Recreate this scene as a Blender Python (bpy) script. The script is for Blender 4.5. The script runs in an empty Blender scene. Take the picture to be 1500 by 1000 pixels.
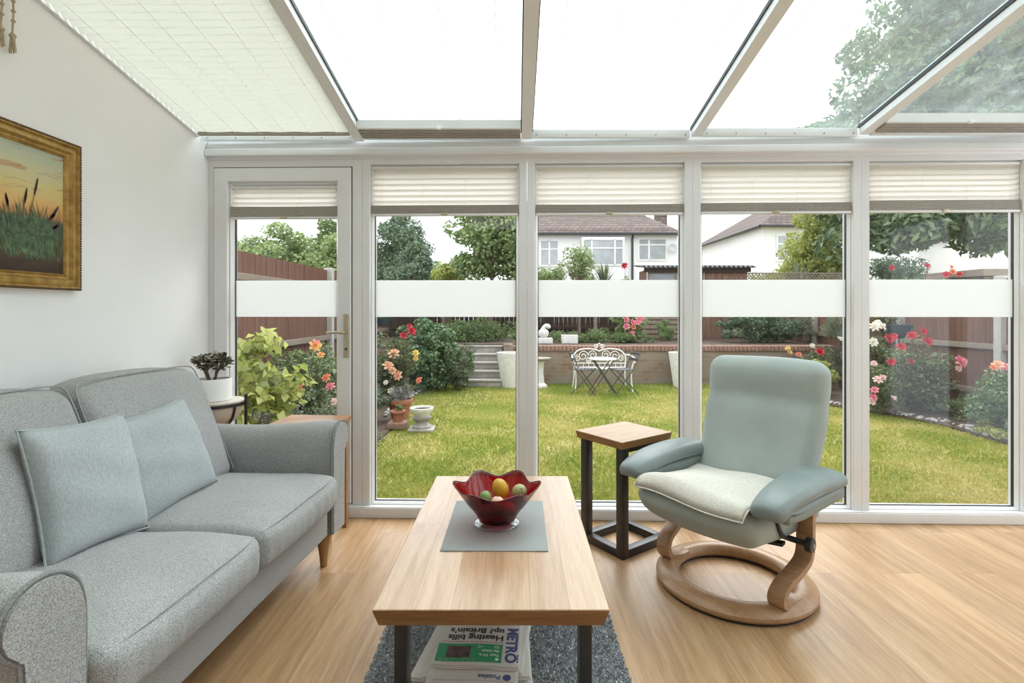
import bpy, bmesh, math, random
import numpy as np
from mathutils import Vector, Matrix, Euler

C = bpy.context.scene.collection
SC = bpy.context.scene
PI = math.pi
R = math.radians

# ---------------------------------------------------------------- camera
EYE = 1.23
FPX = 760.0                       # focal length in pixels of a 1500 px wide frame
VX, VY = 756.0, 456.0             # where the horizontal view axis meets the frame
cam_data = bpy.data.cameras.new('camera')
cam_data.sensor_width = 36.0
cam_data.lens = FPX / 1500 * 36
cam_data.shift_x = -(VX - 750) / 1500
cam_data.shift_y = -(500 - VY) / 1500
cam_data.clip_start = 0.02
cam_data.clip_end = 400
cam = bpy.data.objects.new('camera', cam_data)
C.objects.link(cam)
cam.location = (0, 0, EYE)
cam.rotation_euler = (R(90), 0, 0)
SC.camera = cam

# ---------------------------------------------------------------- world, sun, exposure
W = bpy.data.worlds.new('overcast_sky')
SC.world = W
W.use_nodes = True
wn = W.node_tree.nodes; wl = W.node_tree.links
wn.clear()
w_out = wn.new('ShaderNodeOutputWorld'); w_bg = wn.new('ShaderNodeBackground')
w_tc = wn.new('ShaderNodeTexCoord'); w_sep = wn.new('ShaderNodeSeparateXYZ')
w_rmp = wn.new('ShaderNodeValToRGB')
w_rmp.color_ramp.elements[0].position = 0.0; w_rmp.color_ramp.elements[0].color = (0.92, 0.95, 1.0, 1)
w_rmp.color_ramp.elements[1].position = 0.8; w_rmp.color_ramp.elements[1].color = (0.965, 0.975, 1.0, 1)
wl.new(w_tc.outputs['Generated'], w_sep.inputs[0]); wl.new(w_sep.outputs['Z'], w_rmp.inputs[0])
wl.new(w_rmp.outputs['Color'], w_bg.inputs['Color']); wl.new(w_bg.outputs[0], w_out.inputs[0])
w_bg.inputs['Strength'].default_value = 1.72

sun_d = bpy.data.lights.new('soft_sun', 'SUN')
sun_d.energy = 1.5; sun_d.angle = R(45); sun_d.color = (1.0, 0.98, 0.94)
sun = bpy.data.objects.new('soft_sun', sun_d); C.objects.link(sun)
sun.rotation_euler = Euler((R(-33), R(22), 0))     # veiled sun, high beyond the garden and a little towards the far glazed side

room_d = bpy.data.lights.new('rear_fill_light', 'AREA')  # added fill light behind the camera, without any fitting
room_d.shape = 'RECTANGLE'; room_d.size = 3.6; room_d.size_y = 1.0; room_d.energy = 14; room_d.color = (1.0, 0.97, 0.93)
room = bpy.data.objects.new('rear_fill_light', room_d); C.objects.link(room)
room.location = (0.9, -1.35, 2.52)

SC.view_settings.view_transform = 'Standard'
SC.view_settings.look = 'None'
SC.view_settings.gamma = 1.0
SC.view_settings.use_curve_mapping = False
SC.view_settings.exposure = 0.85
SC.cycles.use_denoising = True
SC.cycles.max_bounces = 10
SC.cycles.diffuse_bounces = 6
SC.cycles.glossy_bounces = 4
SC.cycles.transmission_bounces = 8
SC.cycles.transparent_max_bounces = 24
SC.cycles.sample_clamp_indirect = 8.0

# ---------------------------------------------------------------- material helpers
def new_mat(name):
    m = bpy.data.materials.new(name); m.use_nodes = True
    nt = m.node_tree; nt.nodes.clear()
    out = nt.nodes.new('ShaderNodeOutputMaterial')
    return m, nt.nodes, nt.links, out

def pset(b, **kw):
    for k, v in kw.items():
        n = {'base': 'Base Color', 'rough': 'Roughness', 'metal': 'Metallic', 'ior': 'IOR', 'spec': 'Specular IOR Level',
             'sheen': 'Sheen Weight', 'coat': 'Coat Weight', 'trans': 'Transmission Weight', 'sss': 'Subsurface Weight'}[k]
        b.inputs[n].default_value = (*v, 1) if isinstance(v, tuple) else v

def ramp(n, l, src, stops):
    r = n.new('ShaderNodeValToRGB')
    els = r.color_ramp.elements
    while len(els) < len(stops): els.new(0.5)
    for e, (p, c) in zip(els, stops):
        e.position = p; e.color = (*c, 1) if len(c) == 3 else c
    l.new(src, r.inputs[0])
    return r

def coords(n, l, scale=(1, 1, 1), rot=(0, 0, 0), kind='Object'):
    tc = n.new('ShaderNodeTexCoord'); mp = n.new('ShaderNodeMapping')
    mp.inputs['Scale'].default_value = scale; mp.inputs['Rotation'].default_value = rot
    l.new(tc.outputs[kind], mp.inputs[0])
    return mp.outputs[0]

def noise(n, l, vec, scale, detail=3, rough=0.55, dist=0.0):
    t = n.new('ShaderNodeTexNoise')
    t.inputs['Scale'].default_value = scale; t.inputs['Detail'].default_value = detail
    t.inputs['Roughness'].default_value = rough; t.inputs['Distortion'].default_value = dist
    l.new(vec, t.inputs['Vector'])
    return t.outputs['Fac']

def bump(n, l, h, strength, dist=0.002):
    b = n.new('ShaderNodeBump'); b.inputs['Strength'].default_value = strength; b.inputs['Distance'].default_value = dist
    l.new(h, b.inputs['Height'])
    return b.outputs[0]

def mix_rgb(n, l, fac, a, b, blend='MIX'):
    m = n.new('ShaderNodeMix'); m.data_type = 'RGBA'; m.blend_type = blend
    for s, v in ((m.inputs[0], fac), (m.inputs[6], a), (m.inputs[7], b)):
        if hasattr(v, 'is_linked'): l.new(v, s)
        elif isinstance(v, (int, float)): s.default_value = v
        else: s.default_value = (*v, 1)
    return m.outputs[2]

def plain(name, base, rough=0.5, var=0.06, scale=8.0, **kw):
    """one colour with a little wear in tone"""
    m, n, l, out = new_mat(name)
    b = n.new('ShaderNodeBsdfPrincipled')
    lo = tuple(c * (1 - var) for c in base); hi = tuple(min(1, c * (1 + var)) for c in base)
    f = noise(n, l, coords(n, l), scale)
    r = ramp(n, l, f, [(0.3, lo), (0.7, hi)])
    l.new(r.outputs[0], b.inputs['Base Color'])
    pset(b, rough=rough, **kw)
    l.new(b.outputs[0], out.inputs[0])
    return m

def fabric(name, dark, light, scale=420, stretch=(1, 1, 1), bump_s=0.5, broad=0.08):
    m, n, l, out = new_mat(name)
    b = n.new('ShaderNodeBsdfPrincipled')
    v = coords(n, l, stretch)
    f1 = noise(n, l, v, scale, 2, 0.7)
    f2 = noise(n, l, coords(n, l), 4.0, 3)
    r = ramp(n, l, f1, [(0.36, dark), (0.64, light)])
    r2 = ramp(n, l, f2, [(0.3, (1 - broad,) * 3), (0.7, (1.0,) * 3)])
    l.new(mix_rgb(n, l, 1.0, r.outputs[0], r2.outputs[0], 'MULTIPLY'), b.inputs['Base Color'])
    pset(b, rough=0.92, spec=0.2, sheen=0.15)
    l.new(bump(n, l, f1, bump_s, 0.002), b.inputs['Normal'])
    l.new(b.outputs[0], out.inputs[0])
    return m

def wood(name, dark, mid, light, axis='y', grain=26, rough=0.4, spec=0.5, knots=0.0, rotz=0.0):
    m, n, l, out = new_mat(name)
    b = n.new('ShaderNodeBsdfPrincipled')
    s = {'x': (0.06, 1, 1), 'y': (1, 0.06, 1), 'z': (1, 1, 0.06)}[axis]
    v = coords(n, l, s)
    f = noise(n, l, v, grain, 6, 0.62, 0.4)
    fine = noise(n, l, v, grain * 7, 3, 0.6)
    big = noise(n, l, coords(n, l, s), grain * 0.22, 2)
    r = ramp(n, l, f, [(0.28, dark), (0.5, mid), (0.72, light)])
    c = mix_rgb(n, l, 0.35, r.outputs[0], ramp(n, l, fine, [(0.35, tuple(x * 0.72 for x in dark)), (0.6, light)]).outputs[0])
    c = mix_rgb(n, l, 0.5, c, ramp(n, l, big, [(0.35, (0.80, 0.78, 0.76)), (0.65, (1.06, 1.05, 1.04))]).outputs[0], 'MULTIPLY')
    l.new(c, b.inputs['Base Color'])
    pset(b, rough=rough, spec=spec)
    l.new(bump(n, l, fine, 0.12, 0.001), b.inputs['Normal'])
    l.new(b.outputs[0], out.inputs[0])
    return m

def leafmat(name, dark, light, transl=0.35):
    """leaf colour varies leaf by leaf through the 'tone' attribute of the mesh"""
    m, n, l, out = new_mat(name)
    at = n.new('ShaderNodeAttribute'); at.attribute_name = 'tone'
    r = ramp(n, l, at.outputs['Fac'], [(0.0, dark), (1.0, light)])
    d = n.new('ShaderNodeBsdfDiffuse'); t = n.new('ShaderNodeBsdfTranslucent'); g = n.new('ShaderNodeBsdfGlossy')
    g.inputs['Roughness'].default_value = 0.45; g.inputs['Color'].default_value = (1, 1, 1, 1)
    l.new(r.outputs[0], d.inputs['Color']); l.new(r.outputs[0], t.inputs['Color'])
    m1 = n.new('ShaderNodeMixShader'); m1.inputs[0].default_value = transl
    l.new(d.outputs[0], m1.inputs[1]); l.new(t.outputs[0], m1.inputs[2])
    m2 = n.new('ShaderNodeMixShader'); m2.inputs[0].default_value = 0.035
    l.new(m1.outputs[0], m2.inputs[1]); l.new(g.outputs[0], m2.inputs[2])
    l.new(m2.outputs[0], out.inputs[0])
    return m

def glassmat(name, tint, haze=0.0, refl=0.04, edge=0.55):
    m, n, l, out = new_mat(name)
    t = n.new('ShaderNodeBsdfTransparent'); t.inputs['Color'].default_value = (*tint, 1)
    g = n.new('ShaderNodeBsdfGlossy'); g.inputs['Roughness'].default_value = 0.02
    lw = n.new('ShaderNodeLayerWeight'); lw.inputs['Blend'].default_value = 0.5
    p = n.new('ShaderNodeMath'); p.operation = 'POWER'; p.inputs[1].default_value = 4.0
    l.new(lw.outputs['Facing'], p.inputs[0])
    ma = n.new('ShaderNodeMath'); ma.operation = 'MULTIPLY_ADD'; ma.inputs[1].default_value = edge; ma.inputs[2].default_value = refl
    l.new(p.outputs[0], ma.inputs[0])
    mx = n.new('ShaderNodeMixShader')
    l.new(ma.outputs[0], mx.inputs[0]); l.new(t.outputs[0], mx.inputs[1]); l.new(g.outputs[0], mx.inputs[2])
    res = mx.outputs[0]
    if haze > 0:
        d = n.new('ShaderNodeBsdfTranslucent'); d.inputs['Color'].default_value = (0.9, 0.95, 0.95, 1)
        f = noise(n, l, coords(n, l, (1, 0.25, 1)), 9.0, 4)
        mm = n.new('ShaderNodeMath'); mm.operation = 'MULTIPLY'; mm.inputs[1].default_value = haze * 2
        l.new(f, mm.inputs[0])
        m2 = n.new('ShaderNodeMixShader'); l.new(mm.outputs[0], m2.inputs[0]); l.new(res, m2.inputs[1]); l.new(d.outputs[0], m2.inputs[2])
        res = m2.outputs[0]
    l.new(res, out.inputs[0])
    return m

def translucent(name, col, diff=0.45, scale=60, var=0.05, clear=0.0):
    m, n, l, out = new_mat(name)
    f = noise(n, l, coords(n, l), scale, 3)
    r = ramp(n, l, f, [(0.3, tuple(c * (1 - var) for c in col)), (0.7, col)])
    d = n.new('ShaderNodeBsdfDiffuse'); t = n.new('ShaderNodeBsdfTranslucent')
    l.new(r.outputs[0], d.inputs[0]); l.new(r.outputs[0], t.inputs[0])
    mx = n.new('ShaderNodeMixShader'); mx.inputs[0].default_value = 1 - diff
    l.new(d.outputs[0], mx.inputs[1]); l.new(t.outputs[0], mx.inputs[2])
    res = mx.outputs[0]
    if clear > 0:
        tr = n.new('ShaderNodeBsdfTransparent'); m2 = n.new('ShaderNodeMixShader'); m2.inputs[0].default_value = clear
        l.new(res, m2.inputs[1]); l.new(tr.outputs[0], m2.inputs[2]); res = m2.outputs[0]
    l.new(res, out.inputs[0])
    return m

# ---------------------------------------------------------------- mesh helpers
class MB:
    def __init__(s): s.v = []; s.f = []; s.fm = []; s.cur = 0
    def add(s, vs, fs):
        o = len(s.v); s.v += [tuple(p) for p in vs]
        for f in fs: s.f.append(tuple(i + o for i in f)); s.fm.append(s.cur)
        return s
    def box(s, x0, x1, y0, y1, z0, z1):
        v = [(x, y, z) for z in (z0, z1) for y in (y0, y1) for x in (x0, x1)]
        return s.add(v, [(0, 2, 3, 1), (4, 5, 7, 6), (0, 1, 5, 4), (2, 6, 7, 3), (0, 4, 6, 2), (1, 3, 7, 5)])
    def rbox(s, x0, x1, y0, y1, z0, z1, r=0.004, seg=2, mid=0, deform=None):
        v, f = rounded((x1 - x0) / 2, (y1 - y0) / 2, (z1 - z0) / 2, r, seg, mid)
        v = v + np.array([(x0 + x1) / 2, (y0 + y1) / 2, (z0 + z1) / 2])
        if deform is not None: v = deform(v)
        return s.add(v.tolist(), f)
    def xf(s, M, start=0):
        s.v = s.v[:start] + [tuple(M @ Vector(p)) for p in s.v[start:]]
        return s
    def tube(s, pts, r, n=8, closed=False, caps=True, rect=None):
        pts = [Vector(p) for p in pts]; N = len(pts)
        rs = r if isinstance(r, (list, tuple)) else [r] * N
        rings = []; up = None
        for i, p in enumerate(pts):
            a = pts[(i - 1) % N] if (i or closed) else p
            b = pts[(i + 1) % N] if (i < N - 1 or closed) else p
            t = (b - a)
            t = t.normalized() if t.length > 1e-9 else Vector((0, 0, 1))
            if up is None:
                ref = Vector((0, 0, 1)) if abs(t.z) < 0.9 else Vector((1, 0, 0))
                up = (ref - t * ref.dot(t)).normalized()
            else:
                up = up - t * up.dot(t)
                up = up.normalized() if up.length > 1e-6 else Vector((1, 0, 0))
            sd = t.cross(up)
            if rect:
                w, h = rect
                ring = [p + up * (h / 2 * a_) + sd * (w / 2 * b_) for a_, b_ in ((1, 1), (1, -1), (-1, -1), (-1, 1))]
            else:
                ring = [p + (up * math.cos(2 * PI * k / n) + sd * math.sin(2 * PI * k / n)) * rs[i] for k in range(n)]
            rings.append(ring)
        m = len(rings[0]); vs = [q for rg in rings for q in rg]; fs = []
        for i in range(N if closed else N - 1):
            j = (i + 1) % N
            for k in range(m):
                k2 = (k + 1) % m
                fs.append((i * m + k, j * m + k, j * m + k2, i * m + k2))
        if caps and not closed:
            fs.append(tuple(range(m))); fs.append(tuple((N - 1) * m + k for k in reversed(range(m))))
        return s.add(vs, fs)
    def lathe(s, prof, n=32, c=(0, 0, 0), close=True):
        vs = []; fs = []; P = len(prof)
        for k in range(n):
            a = 2 * PI * k / n
            for (r, z) in prof: vs.append((c[0] + r * math.cos(a), c[1] + r * math.sin(a), c[2] + z))
        for k in range(n):
            k2 = (k + 1) % n
            for i in range(P - 1): fs.append((k * P + i, k2 * P + i, k2 * P + i + 1, k * P + i + 1))
        if close:
            if prof[0][0] > 1e-6: fs.append(tuple(k * P for k in reversed(range(n))))
            if prof[-1][0] > 1e-6: fs.append(tuple(k * P + P - 1 for k in range(n)))
        return s.add(vs, fs)
    def frame(s, x0, x1, z0, z1, prof):
        """mitred rectangular frame; prof = closed list of (inset, y)"""
        vs = []; P = len(prof)
        for cx, cz, sx, sz in ((x0, z0, 1, 1), (x1, z0, -1, 1), (x1, z1, -1, -1), (x0, z1, 1, -1)):
            for (i, y) in prof: vs.append((cx + sx * i, y, cz + sz * i))
        fs = []
        for c in range(4):
            d = (c + 1) % 4
            for i in range(P):
                j = (i + 1) % P
                fs.append((c * P + i, d * P + i, d * P + j, c * P + j))
        return s.add(vs, fs)
    def prism(s, poly, z0, z1):
        n = len(poly)
        vs = [(x, y, z0) for x, y in poly] + [(x, y, z1) for x, y in poly]
        fs = [tuple(reversed(range(n))), tuple(range(n, 2 * n))] + [(i, (i + 1) % n, n + (i + 1) % n, n + i) for i in range(n)]
        return s.add(vs, fs)
    def grid(s, fn, nu, nv, flip=False):
        vs = [fn(i / nu, j / nv) for j in range(nv + 1) for i in range(nu + 1)]
        fs = []
        for j in range(nv):
            for i in range(nu):
                a = j * (nu + 1) + i
                q = (a, a + 1, a + nu + 2, a + nu + 1)
                fs.append(q[::-1] if flip else q)
        return s.add(vs, fs)
    def ball(s, c, r, n=16, m=10, sc=(1, 1, 1)):
        prof = [(max(1e-7, r * math.sin(PI * i / m)), -r * math.cos(PI * i / m)) for i in range(m + 1)]
        o = len(s.v); s.lathe(prof, n, (0, 0, 0), False)
        s.v = s.v[:o] + [(c[0] + p[0] * sc[0], c[1] + p[1] * sc[1], c[2] + p[2] * sc[2]) for p in s.v[o:]]
        return s
    def build(s, name, mat, parent=None, loc=None, rot=None, smooth=True, angle=38, fix=True):
        me = bpy.data.meshes.new(name); me.from_pydata(s.v, [], s.f)
        if fix:
            bm = bmesh.new(); bm.from_mesh(me)
            bmesh.ops.recalc_face_normals(bm, faces=bm.faces)
            bm.to_mesh(me); bm.free()
        for m in (mat if isinstance(mat, (list, tuple)) else [mat]): me.materials.append(m)
        if len(me.materials) > 1: me.polygons.foreach_set('material_index', s.fm)
        if smooth:
            me.shade_smooth()
            me.set_sharp_from_angle(angle=R(angle))
        me.update()
        o = bpy.data.objects.new(name, me); C.objects.link(o)
        if parent is not None: o.parent = parent
        if loc is not None: o.location = loc
        if rot is not None: o.rotation_euler = rot
        return o

def rounded(hx, hy, hz, r, seg=2, mid=0):
    r = min(r, hx * 0.999, hy * 0.999, hz * 0.999)
    H = (hx, hy, hz); ax = []
    for h in H:
        ts = [h - r + r * math.tan(PI / 4 * k / seg) for k in range(1, seg + 1)]
        inner = np.linspace(-(h - r), h - r, mid + 2).tolist()
        ax.append([-t for t in reversed(ts)] + inner + ts)
    idx = {}; vs = []; fs = []
    def vid(p):
        k = (round(p[0], 6), round(p[1], 6), round(p[2], 6))
        if k not in idx:
            q = [max(-(H[i] - r), min(H[i] - r, p[i])) for i in range(3)]
            d = [p[i] - q[i] for i in range(3)]
            L = math.sqrt(sum(x * x for x in d)) or 1
            idx[k] = len(vs); vs.append([q[i] + d[i] / L * r for i in range(3)])
        return idx[k]
    for a in range(3):
        b, c = (a + 1) % 3, (a + 2) % 3
        for sgn in (-1, 1):
            for i in range(len(ax[b]) - 1):
                for j in range(len(ax[c]) - 1):
                    q = []
                    for (ii, jj) in ((i, j), (i + 1, j), (i + 1, j + 1), (i, j + 1)):
                        p = [0, 0, 0]; p[a] = sgn * H[a]; p[b] = ax[b][ii]; p[c] = ax[c][jj]
                        q.append(vid(p))
                    fs.append(tuple(q if sgn > 0 else q[::-1]))
    return np.array(vs), fs

def tag(o, label, cat, group=None, kind=None):
    o['label'] = label; o['category'] = cat
    if group: o['group'] = group
    if kind: o['kind'] = kind
    return o

def thing(name, label, cat, loc=(0, 0, 0), rotz=0.0, group=None):
    o = bpy.data.objects.new(name, None); C.objects.link(o)
    o.location = loc; o.rotation_euler = (0, 0, rotz); o.empty_display_size = 0.1
    return tag(o, label, cat, group)

def struct(o):
    o['kind'] = 'structure'
    return o

def bez(p0, p1, p2, p3, n=10):
    out = []
    for i in range(n + 1):
        t = i / n; a = (1 - t)
        out.append(tuple(a**3 * p0[k] + 3 * a * a * t * p1[k] + 3 * a * t * t * p2[k] + t**3 * p3[k] for k in range(len(p0))))
    return out

def smooth_path(pts, n=6):
    """Catmull-Rom through the points"""
    P = [Vector(p) for p in pts]; out = []
    for i in range(len(P) - 1):
        a = P[i - 1] if i else P[0] * 2 - P[1]
        b, c = P[i], P[i + 1]
        d = P[i + 2] if i + 2 < len(P) else P[-1] * 2 - P[-2]
        for k in range(n):
            t = k / n
            out.append(0.5 * ((2 * b) + (c - a) * t + (2 * a - 5 * b + 4 * c - d) * t * t + (3 * b - a - 3 * c + d) * t**3))
    out.append(P[-1])
    return out

# leaves: many small folded blades in one mesh, with a random 'tone' per leaf
def leaf_mesh(name, pos, nrm, length, width, mat, parent=None, rng=None, tone=None, droop=0.0, fold=0.25):
    N = len(pos)
    rng = rng or np.random.default_rng(1)
    d = rng.normal(size=(N, 3)); d[:, 2] -= droop
    d -= nrm * np.sum(d * nrm, axis=1)[:, None]
    d /= np.linalg.norm(d, axis=1)[:, None] + 1e-9
    sd = np.cross(nrm, d)
    L = (length * rng.uniform(0.65, 1.25, N))[:, None]; Wd = L * width / length
    a = pos - d * L * 0.5
    b = pos + sd * Wd * 0.5 + nrm * Wd * fold
    c = pos + d * L * 0.5
    e = pos - sd * Wd * 0.5 + nrm * Wd * fold
    v = np.stack([a, b, c, e], axis=1).reshape(-1, 3)
    me = bpy.data.meshes.new(name)
    me.vertices.add(4 * N); me.vertices.foreach_set('co', v.ravel())
    base = np.arange(N) * 4
    tri = np.stack([base, base + 1, base + 2, base, base + 2, base + 3], axis=1).ravel()
    me.loops.add(6 * N); me.loops.foreach_set('vertex_index', tri.astype(np.int32))
    me.polygons.add(2 * N)
    me.polygons.foreach_set('loop_start', (np.arange(2 * N) * 3).astype(np.int32))
    me.polygons.foreach_set('loop_total', np.full(2 * N, 3, dtype=np.int32))
    me.materials.append(mat)
    at = me.attributes.new('tone', 'FLOAT', 'FACE')
    tn = rng.uniform(0, 1, N) if tone is None else tone
    at.data.foreach_set('value', np.repeat(tn, 2).astype(np.float32))
    me.update(calc_edges=True)
    o = bpy.data.objects.new(name, me); C.objects.link(o)
    if parent is not None: o.parent = parent
    return o

def clump_points(rng, centre, radii, clumps, clump_r, n, shell=0.55, low=-1.0):
    """leaf positions on many small clumps that fill an ellipsoid"""
    q = rng.normal(size=(clumps, 3)); q /= np.linalg.norm(q, axis=1)[:, None]
    q[:, 2] = np.maximum(q[:, 2], low)
    rr = rng.uniform(shell, 1.0, clumps)[:, None]
    cc = np.array(centre) + q * rr * np.array(radii)
    k = rng.integers(0, clumps, n)
    d = rng.normal(size=(n, 3)); d /= np.linalg.norm(d, axis=1)[:, None]
    rad = clump_r * rng.uniform(0.7, 1.2, clumps)[k] * rng.uniform(0.45, 1.0, n) ** 0.6
    pos = cc[k] + d * rad[:, None] * np.array([1, 1, 0.75])
    nr = d * 0.6 + rng.normal(size=(n, 3)) * 0.6 + np.array([0, 0, 0.45])
    nr /= np.linalg.norm(nr, axis=1)[:, None]
    return pos, nr, cc

_ph = np.random.default_rng(5).uniform(0, 6.28, (6, 3))
def wob(v, amp, freq):
    """smooth small irregularity"""
    o = np.zeros(len(v))
    for i in range(3):
        k = freq * (1 + 0.7 * i)
        o += np.sin(v[:, 0] * k + _ph[i, 0]) * np.sin(v[:, 1] * k * 1.13 + _ph[i, 1]) * np.cos(v[:, 2] * k * 0.9 + _ph[i, 2]) / (1 + i)
    return o * amp

def at(px, py, Y):
    return Vector(((px - VX) / FPX * Y, Y, EYE - (py - VY) / FPX * Y))
# ---------------------------------------------------------------- materials of the room
M = {}
M['wall'] = plain('wall_paint', (0.88, 0.88, 0.885), 0.85, 0.02, 3.0)
M['house_wall'] = plain('taupe_wall_paint', (0.42, 0.40, 0.37), 0.85, 0.02, 3.0)
M['upvc'] = plain('white_upvc', (0.76, 0.765, 0.77), 0.32, 0.02, 5.0)
M['upvc_bead'] = plain('white_upvc_bead', (0.88, 0.88, 0.88), 0.25, 0.02, 5.0)
M['rubber'] = plain('black_rubber', (0.03, 0.03, 0.035), 0.5)
M['alu'] = plain('white_aluminium', (0.78, 0.80, 0.80), 0.3, 0.03)
M['pane'] = glassmat('window_glass', (0.955, 0.965, 0.965), 0.0, 0.025, 0.5)
M['roofglass'] = glassmat('roof_glass', (0.88, 0.945, 0.94), 0.055, 0.05, 0.55)
M['frost'] = translucent('frosted_film', (0.87, 0.88, 0.88), 0.20, 30, 0.01)
M['blind'] = translucent('cream_pleat_fabric', (0.90, 0.865, 0.82), 0.55, 260, 0.06)
M['blind_roof'] = translucent('cream_roof_pleat_fabric', (0.80, 0.77, 0.70), 0.66, 260, 0.07)
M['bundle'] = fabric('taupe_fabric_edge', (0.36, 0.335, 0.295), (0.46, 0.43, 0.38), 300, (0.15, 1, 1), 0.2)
M['cord'] = plain('pale_cord', (0.88, 0.87, 0.83), 0.7)
M['wire'] = plain('grey_wire', (0.45, 0.47, 0.47), 0.5)
M['brass'] = plain('worn_brass', (0.55, 0.48, 0.36), 0.38, 0.12, 40, metal=0.85)
M['screw'] = plain('dark_screw', (0.08, 0.08, 0.08), 0.5)

def floor_mat():
    m, n, l, out = new_mat('oak_plank_vinyl')
    b = n.new('ShaderNodeBsdfPrincipled')
    v = coords(n, l, (1, 1, 1), (0, 0, R(90)))
    br = n.new('ShaderNodeTexBrick')
    br.offset = 0.37; br.offset_frequency = 2
    br.inputs['Scale'].default_value = 1.0; br.inputs['Brick Width'].default_value = 1.22; br.inputs['Row Height'].default_value = 0.19
    br.inputs['Mortar Size'].default_value = 0.0009; br.inputs['Mortar Smooth'].default_value = 0.2; br.inputs['Bias'].default_value = 0.0
    br.inputs['Color1'].default_value = (0, 0, 0, 1); br.inputs['Color2'].default_value = (1, 1, 1, 1); br.inputs['Mortar'].default_value = (0.5, 0.5, 0.5, 1)
    l.new(v, br.inputs['Vector'])
    # shift the grain from plank to plank
    tc = n.new('ShaderNodeTexCoord'); mp = n.new('ShaderNodeMapping'); mp.inputs['Scale'].default_value = (1, 0.055, 1)
    sc = n.new('ShaderNodeVectorMath'); sc.operation = 'SCALE'; sc.inputs[3].default_value = 7.3
    ad = n.new('ShaderNodeVectorMath'); ad.operation = 'ADD'
    l.new(br.outputs['Color'], sc.inputs[0]); l.new(tc.outputs['Object'], ad.inputs[0]); l.new(sc.outputs[0], ad.inputs[1]); l.new(ad.outputs[0], mp.inputs[0])
    g = noise(n, l, mp.outputs[0], 21, 6, 0.62, 0.6)
    fine = noise(n, l, mp.outputs[0], 150, 3, 0.6)
    big = noise(n, l, mp.outputs[0], 5.0, 2, 0.5, 0.8)
    r = ramp(n, l, g, [(0.27, (0.35, 0.21, 0.105)), (0.5, (0.475, 0.305, 0.165)), (0.73, (0.575, 0.40, 0.24))])
    r2 = ramp(n, l, big, [(0.3, (0.80, 0.76, 0.72)), (0.7, (1.10, 1.08, 1.06))])
    c = mix_rgb(n, l, 0.9, r.outputs[0], r2.outputs[0], 'MULTIPLY')
    tint = ramp(n, l, br.outputs['Color'], [(0.0, (0.90, 0.89, 0.87)), (1.0, (1.07, 1.05, 1.03))])
    c = mix_rgb(n, l, 1.0, c, tint.outputs[0], 'MULTIPLY')
    rf = ramp(n, l, fine, [(0.33, (0.80, 0.78, 0.76)), (0.55, (1.04, 1.04, 1.04))])
    c = mix_rgb(n, l, 0.75, c, rf.outputs[0], 'MULTIPLY')
    c = mix_rgb(n, l, br.outputs['Fac'], c, (0.22, 0.13, 0.06))
    l.new(c, b.inputs['Base Color'])
    pset(b, rough=0.36, spec=0.6)
    l.new(bump(n, l, fine, 0.06, 0.001), b.inputs['Normal'])
    l.new(b.outputs[0], out.inputs[0])
    return m
M['floor'] = floor_mat()

# ---------------------------------------------------------------- room shell
TH = R(1.5); WY = 3.06                      # the glazed wall runs 1.5 degrees off square
WLOC, WROT = (0, WY, 0), (0, 0, -TH)
WX = -1.865                                 # plaster wall
XR = 4.02                                   # glazed side at the other end
def S(px, yl=0.0):
    u = (px - VX) / FPX
    return (u * (WY + yl * math.cos(TH)) - yl * math.sin(TH)) / (math.cos(TH) + u * math.sin(TH))
def zg(Y): return 2.292 + 0.186 * (WY - Y)  # underside of the roof glass
YH = 0.15                                  # where the roof meets the house

struct(MB().box(WX - .1, XR + .1, -2.5, 3.16, -0.12, 0).build('floor', M['floor'], smooth=False))
wl_ = MB()
prof = [(-2.5, 0), (3.16, 0), (3.16, zg(3.16) + .03), (YH, zg(YH) + .03), (-2.5, zg(YH) + .03)]
o0 = len(wl_.v); wl_.prism(prof, 0, 0.1)
wl_.v = [(WX - p[2], p[0], p[1]) for p in wl_.v]
struct(wl_.build('wall_left', M['wall'], smooth=False))
struct(MB().box(WX, XR, -2.6, -2.5, 0, 2.72).build('wall_back', M['house_wall'], smooth=False))
struct(MB().box(WX, XR, -2.5, YH, 2.62, 2.72).build('ceiling', M['house_wall'], smooth=False))
struct(MB().box(WX - 1.5, XR + 1.5, YH - .25, YH, 2.72, 5.6).build('wall_house', M['house_wall'], smooth=False))
# far end: low wall with glazing above
struct(MB().box(XR, XR + .1, -2.5, 3.0, 0, 0.06).build('trim_4', M['upvc'], smooth=False))
struct(MB().box(XR, XR + .1, -2.6, YH, 0.06, 2.72).build('wall_right', M['wall'], smooth=False))
side = MB()
for a, b_ in ((YH, 1.2), (1.2, 2.95)):
    side.frame(a, b_, 0.06, 2.2, [(0, .0), (.06, .0), (.06, .07), (0, .07)])
side.v = [(XR + p[1], p[0], p[2]) for p in side.v]
side_o = struct(side.build('window_7', M['upvc'], smooth=False))
MB().box(XR + .03, XR + .036, YH + .06, 1.14, 0.12, 2.14).build('pane', M['pane'], side_o, smooth=False)
MB().box(XR + .03, XR + .036, 1.26, 2.89, 0.12, 2.14).build('pane', M['pane'], side_o, smooth=False)
tri = MB().prism([(YH, 2.2), (2.95, 2.2), (3.0, zg(3.0)), (YH, zg(YH))], 0, .07)
tri.v = [(XR + p[2], p[0], p[1]) for p in tri.v]
struct(tri.build('trim_5', M['upvc'], smooth=False))

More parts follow.
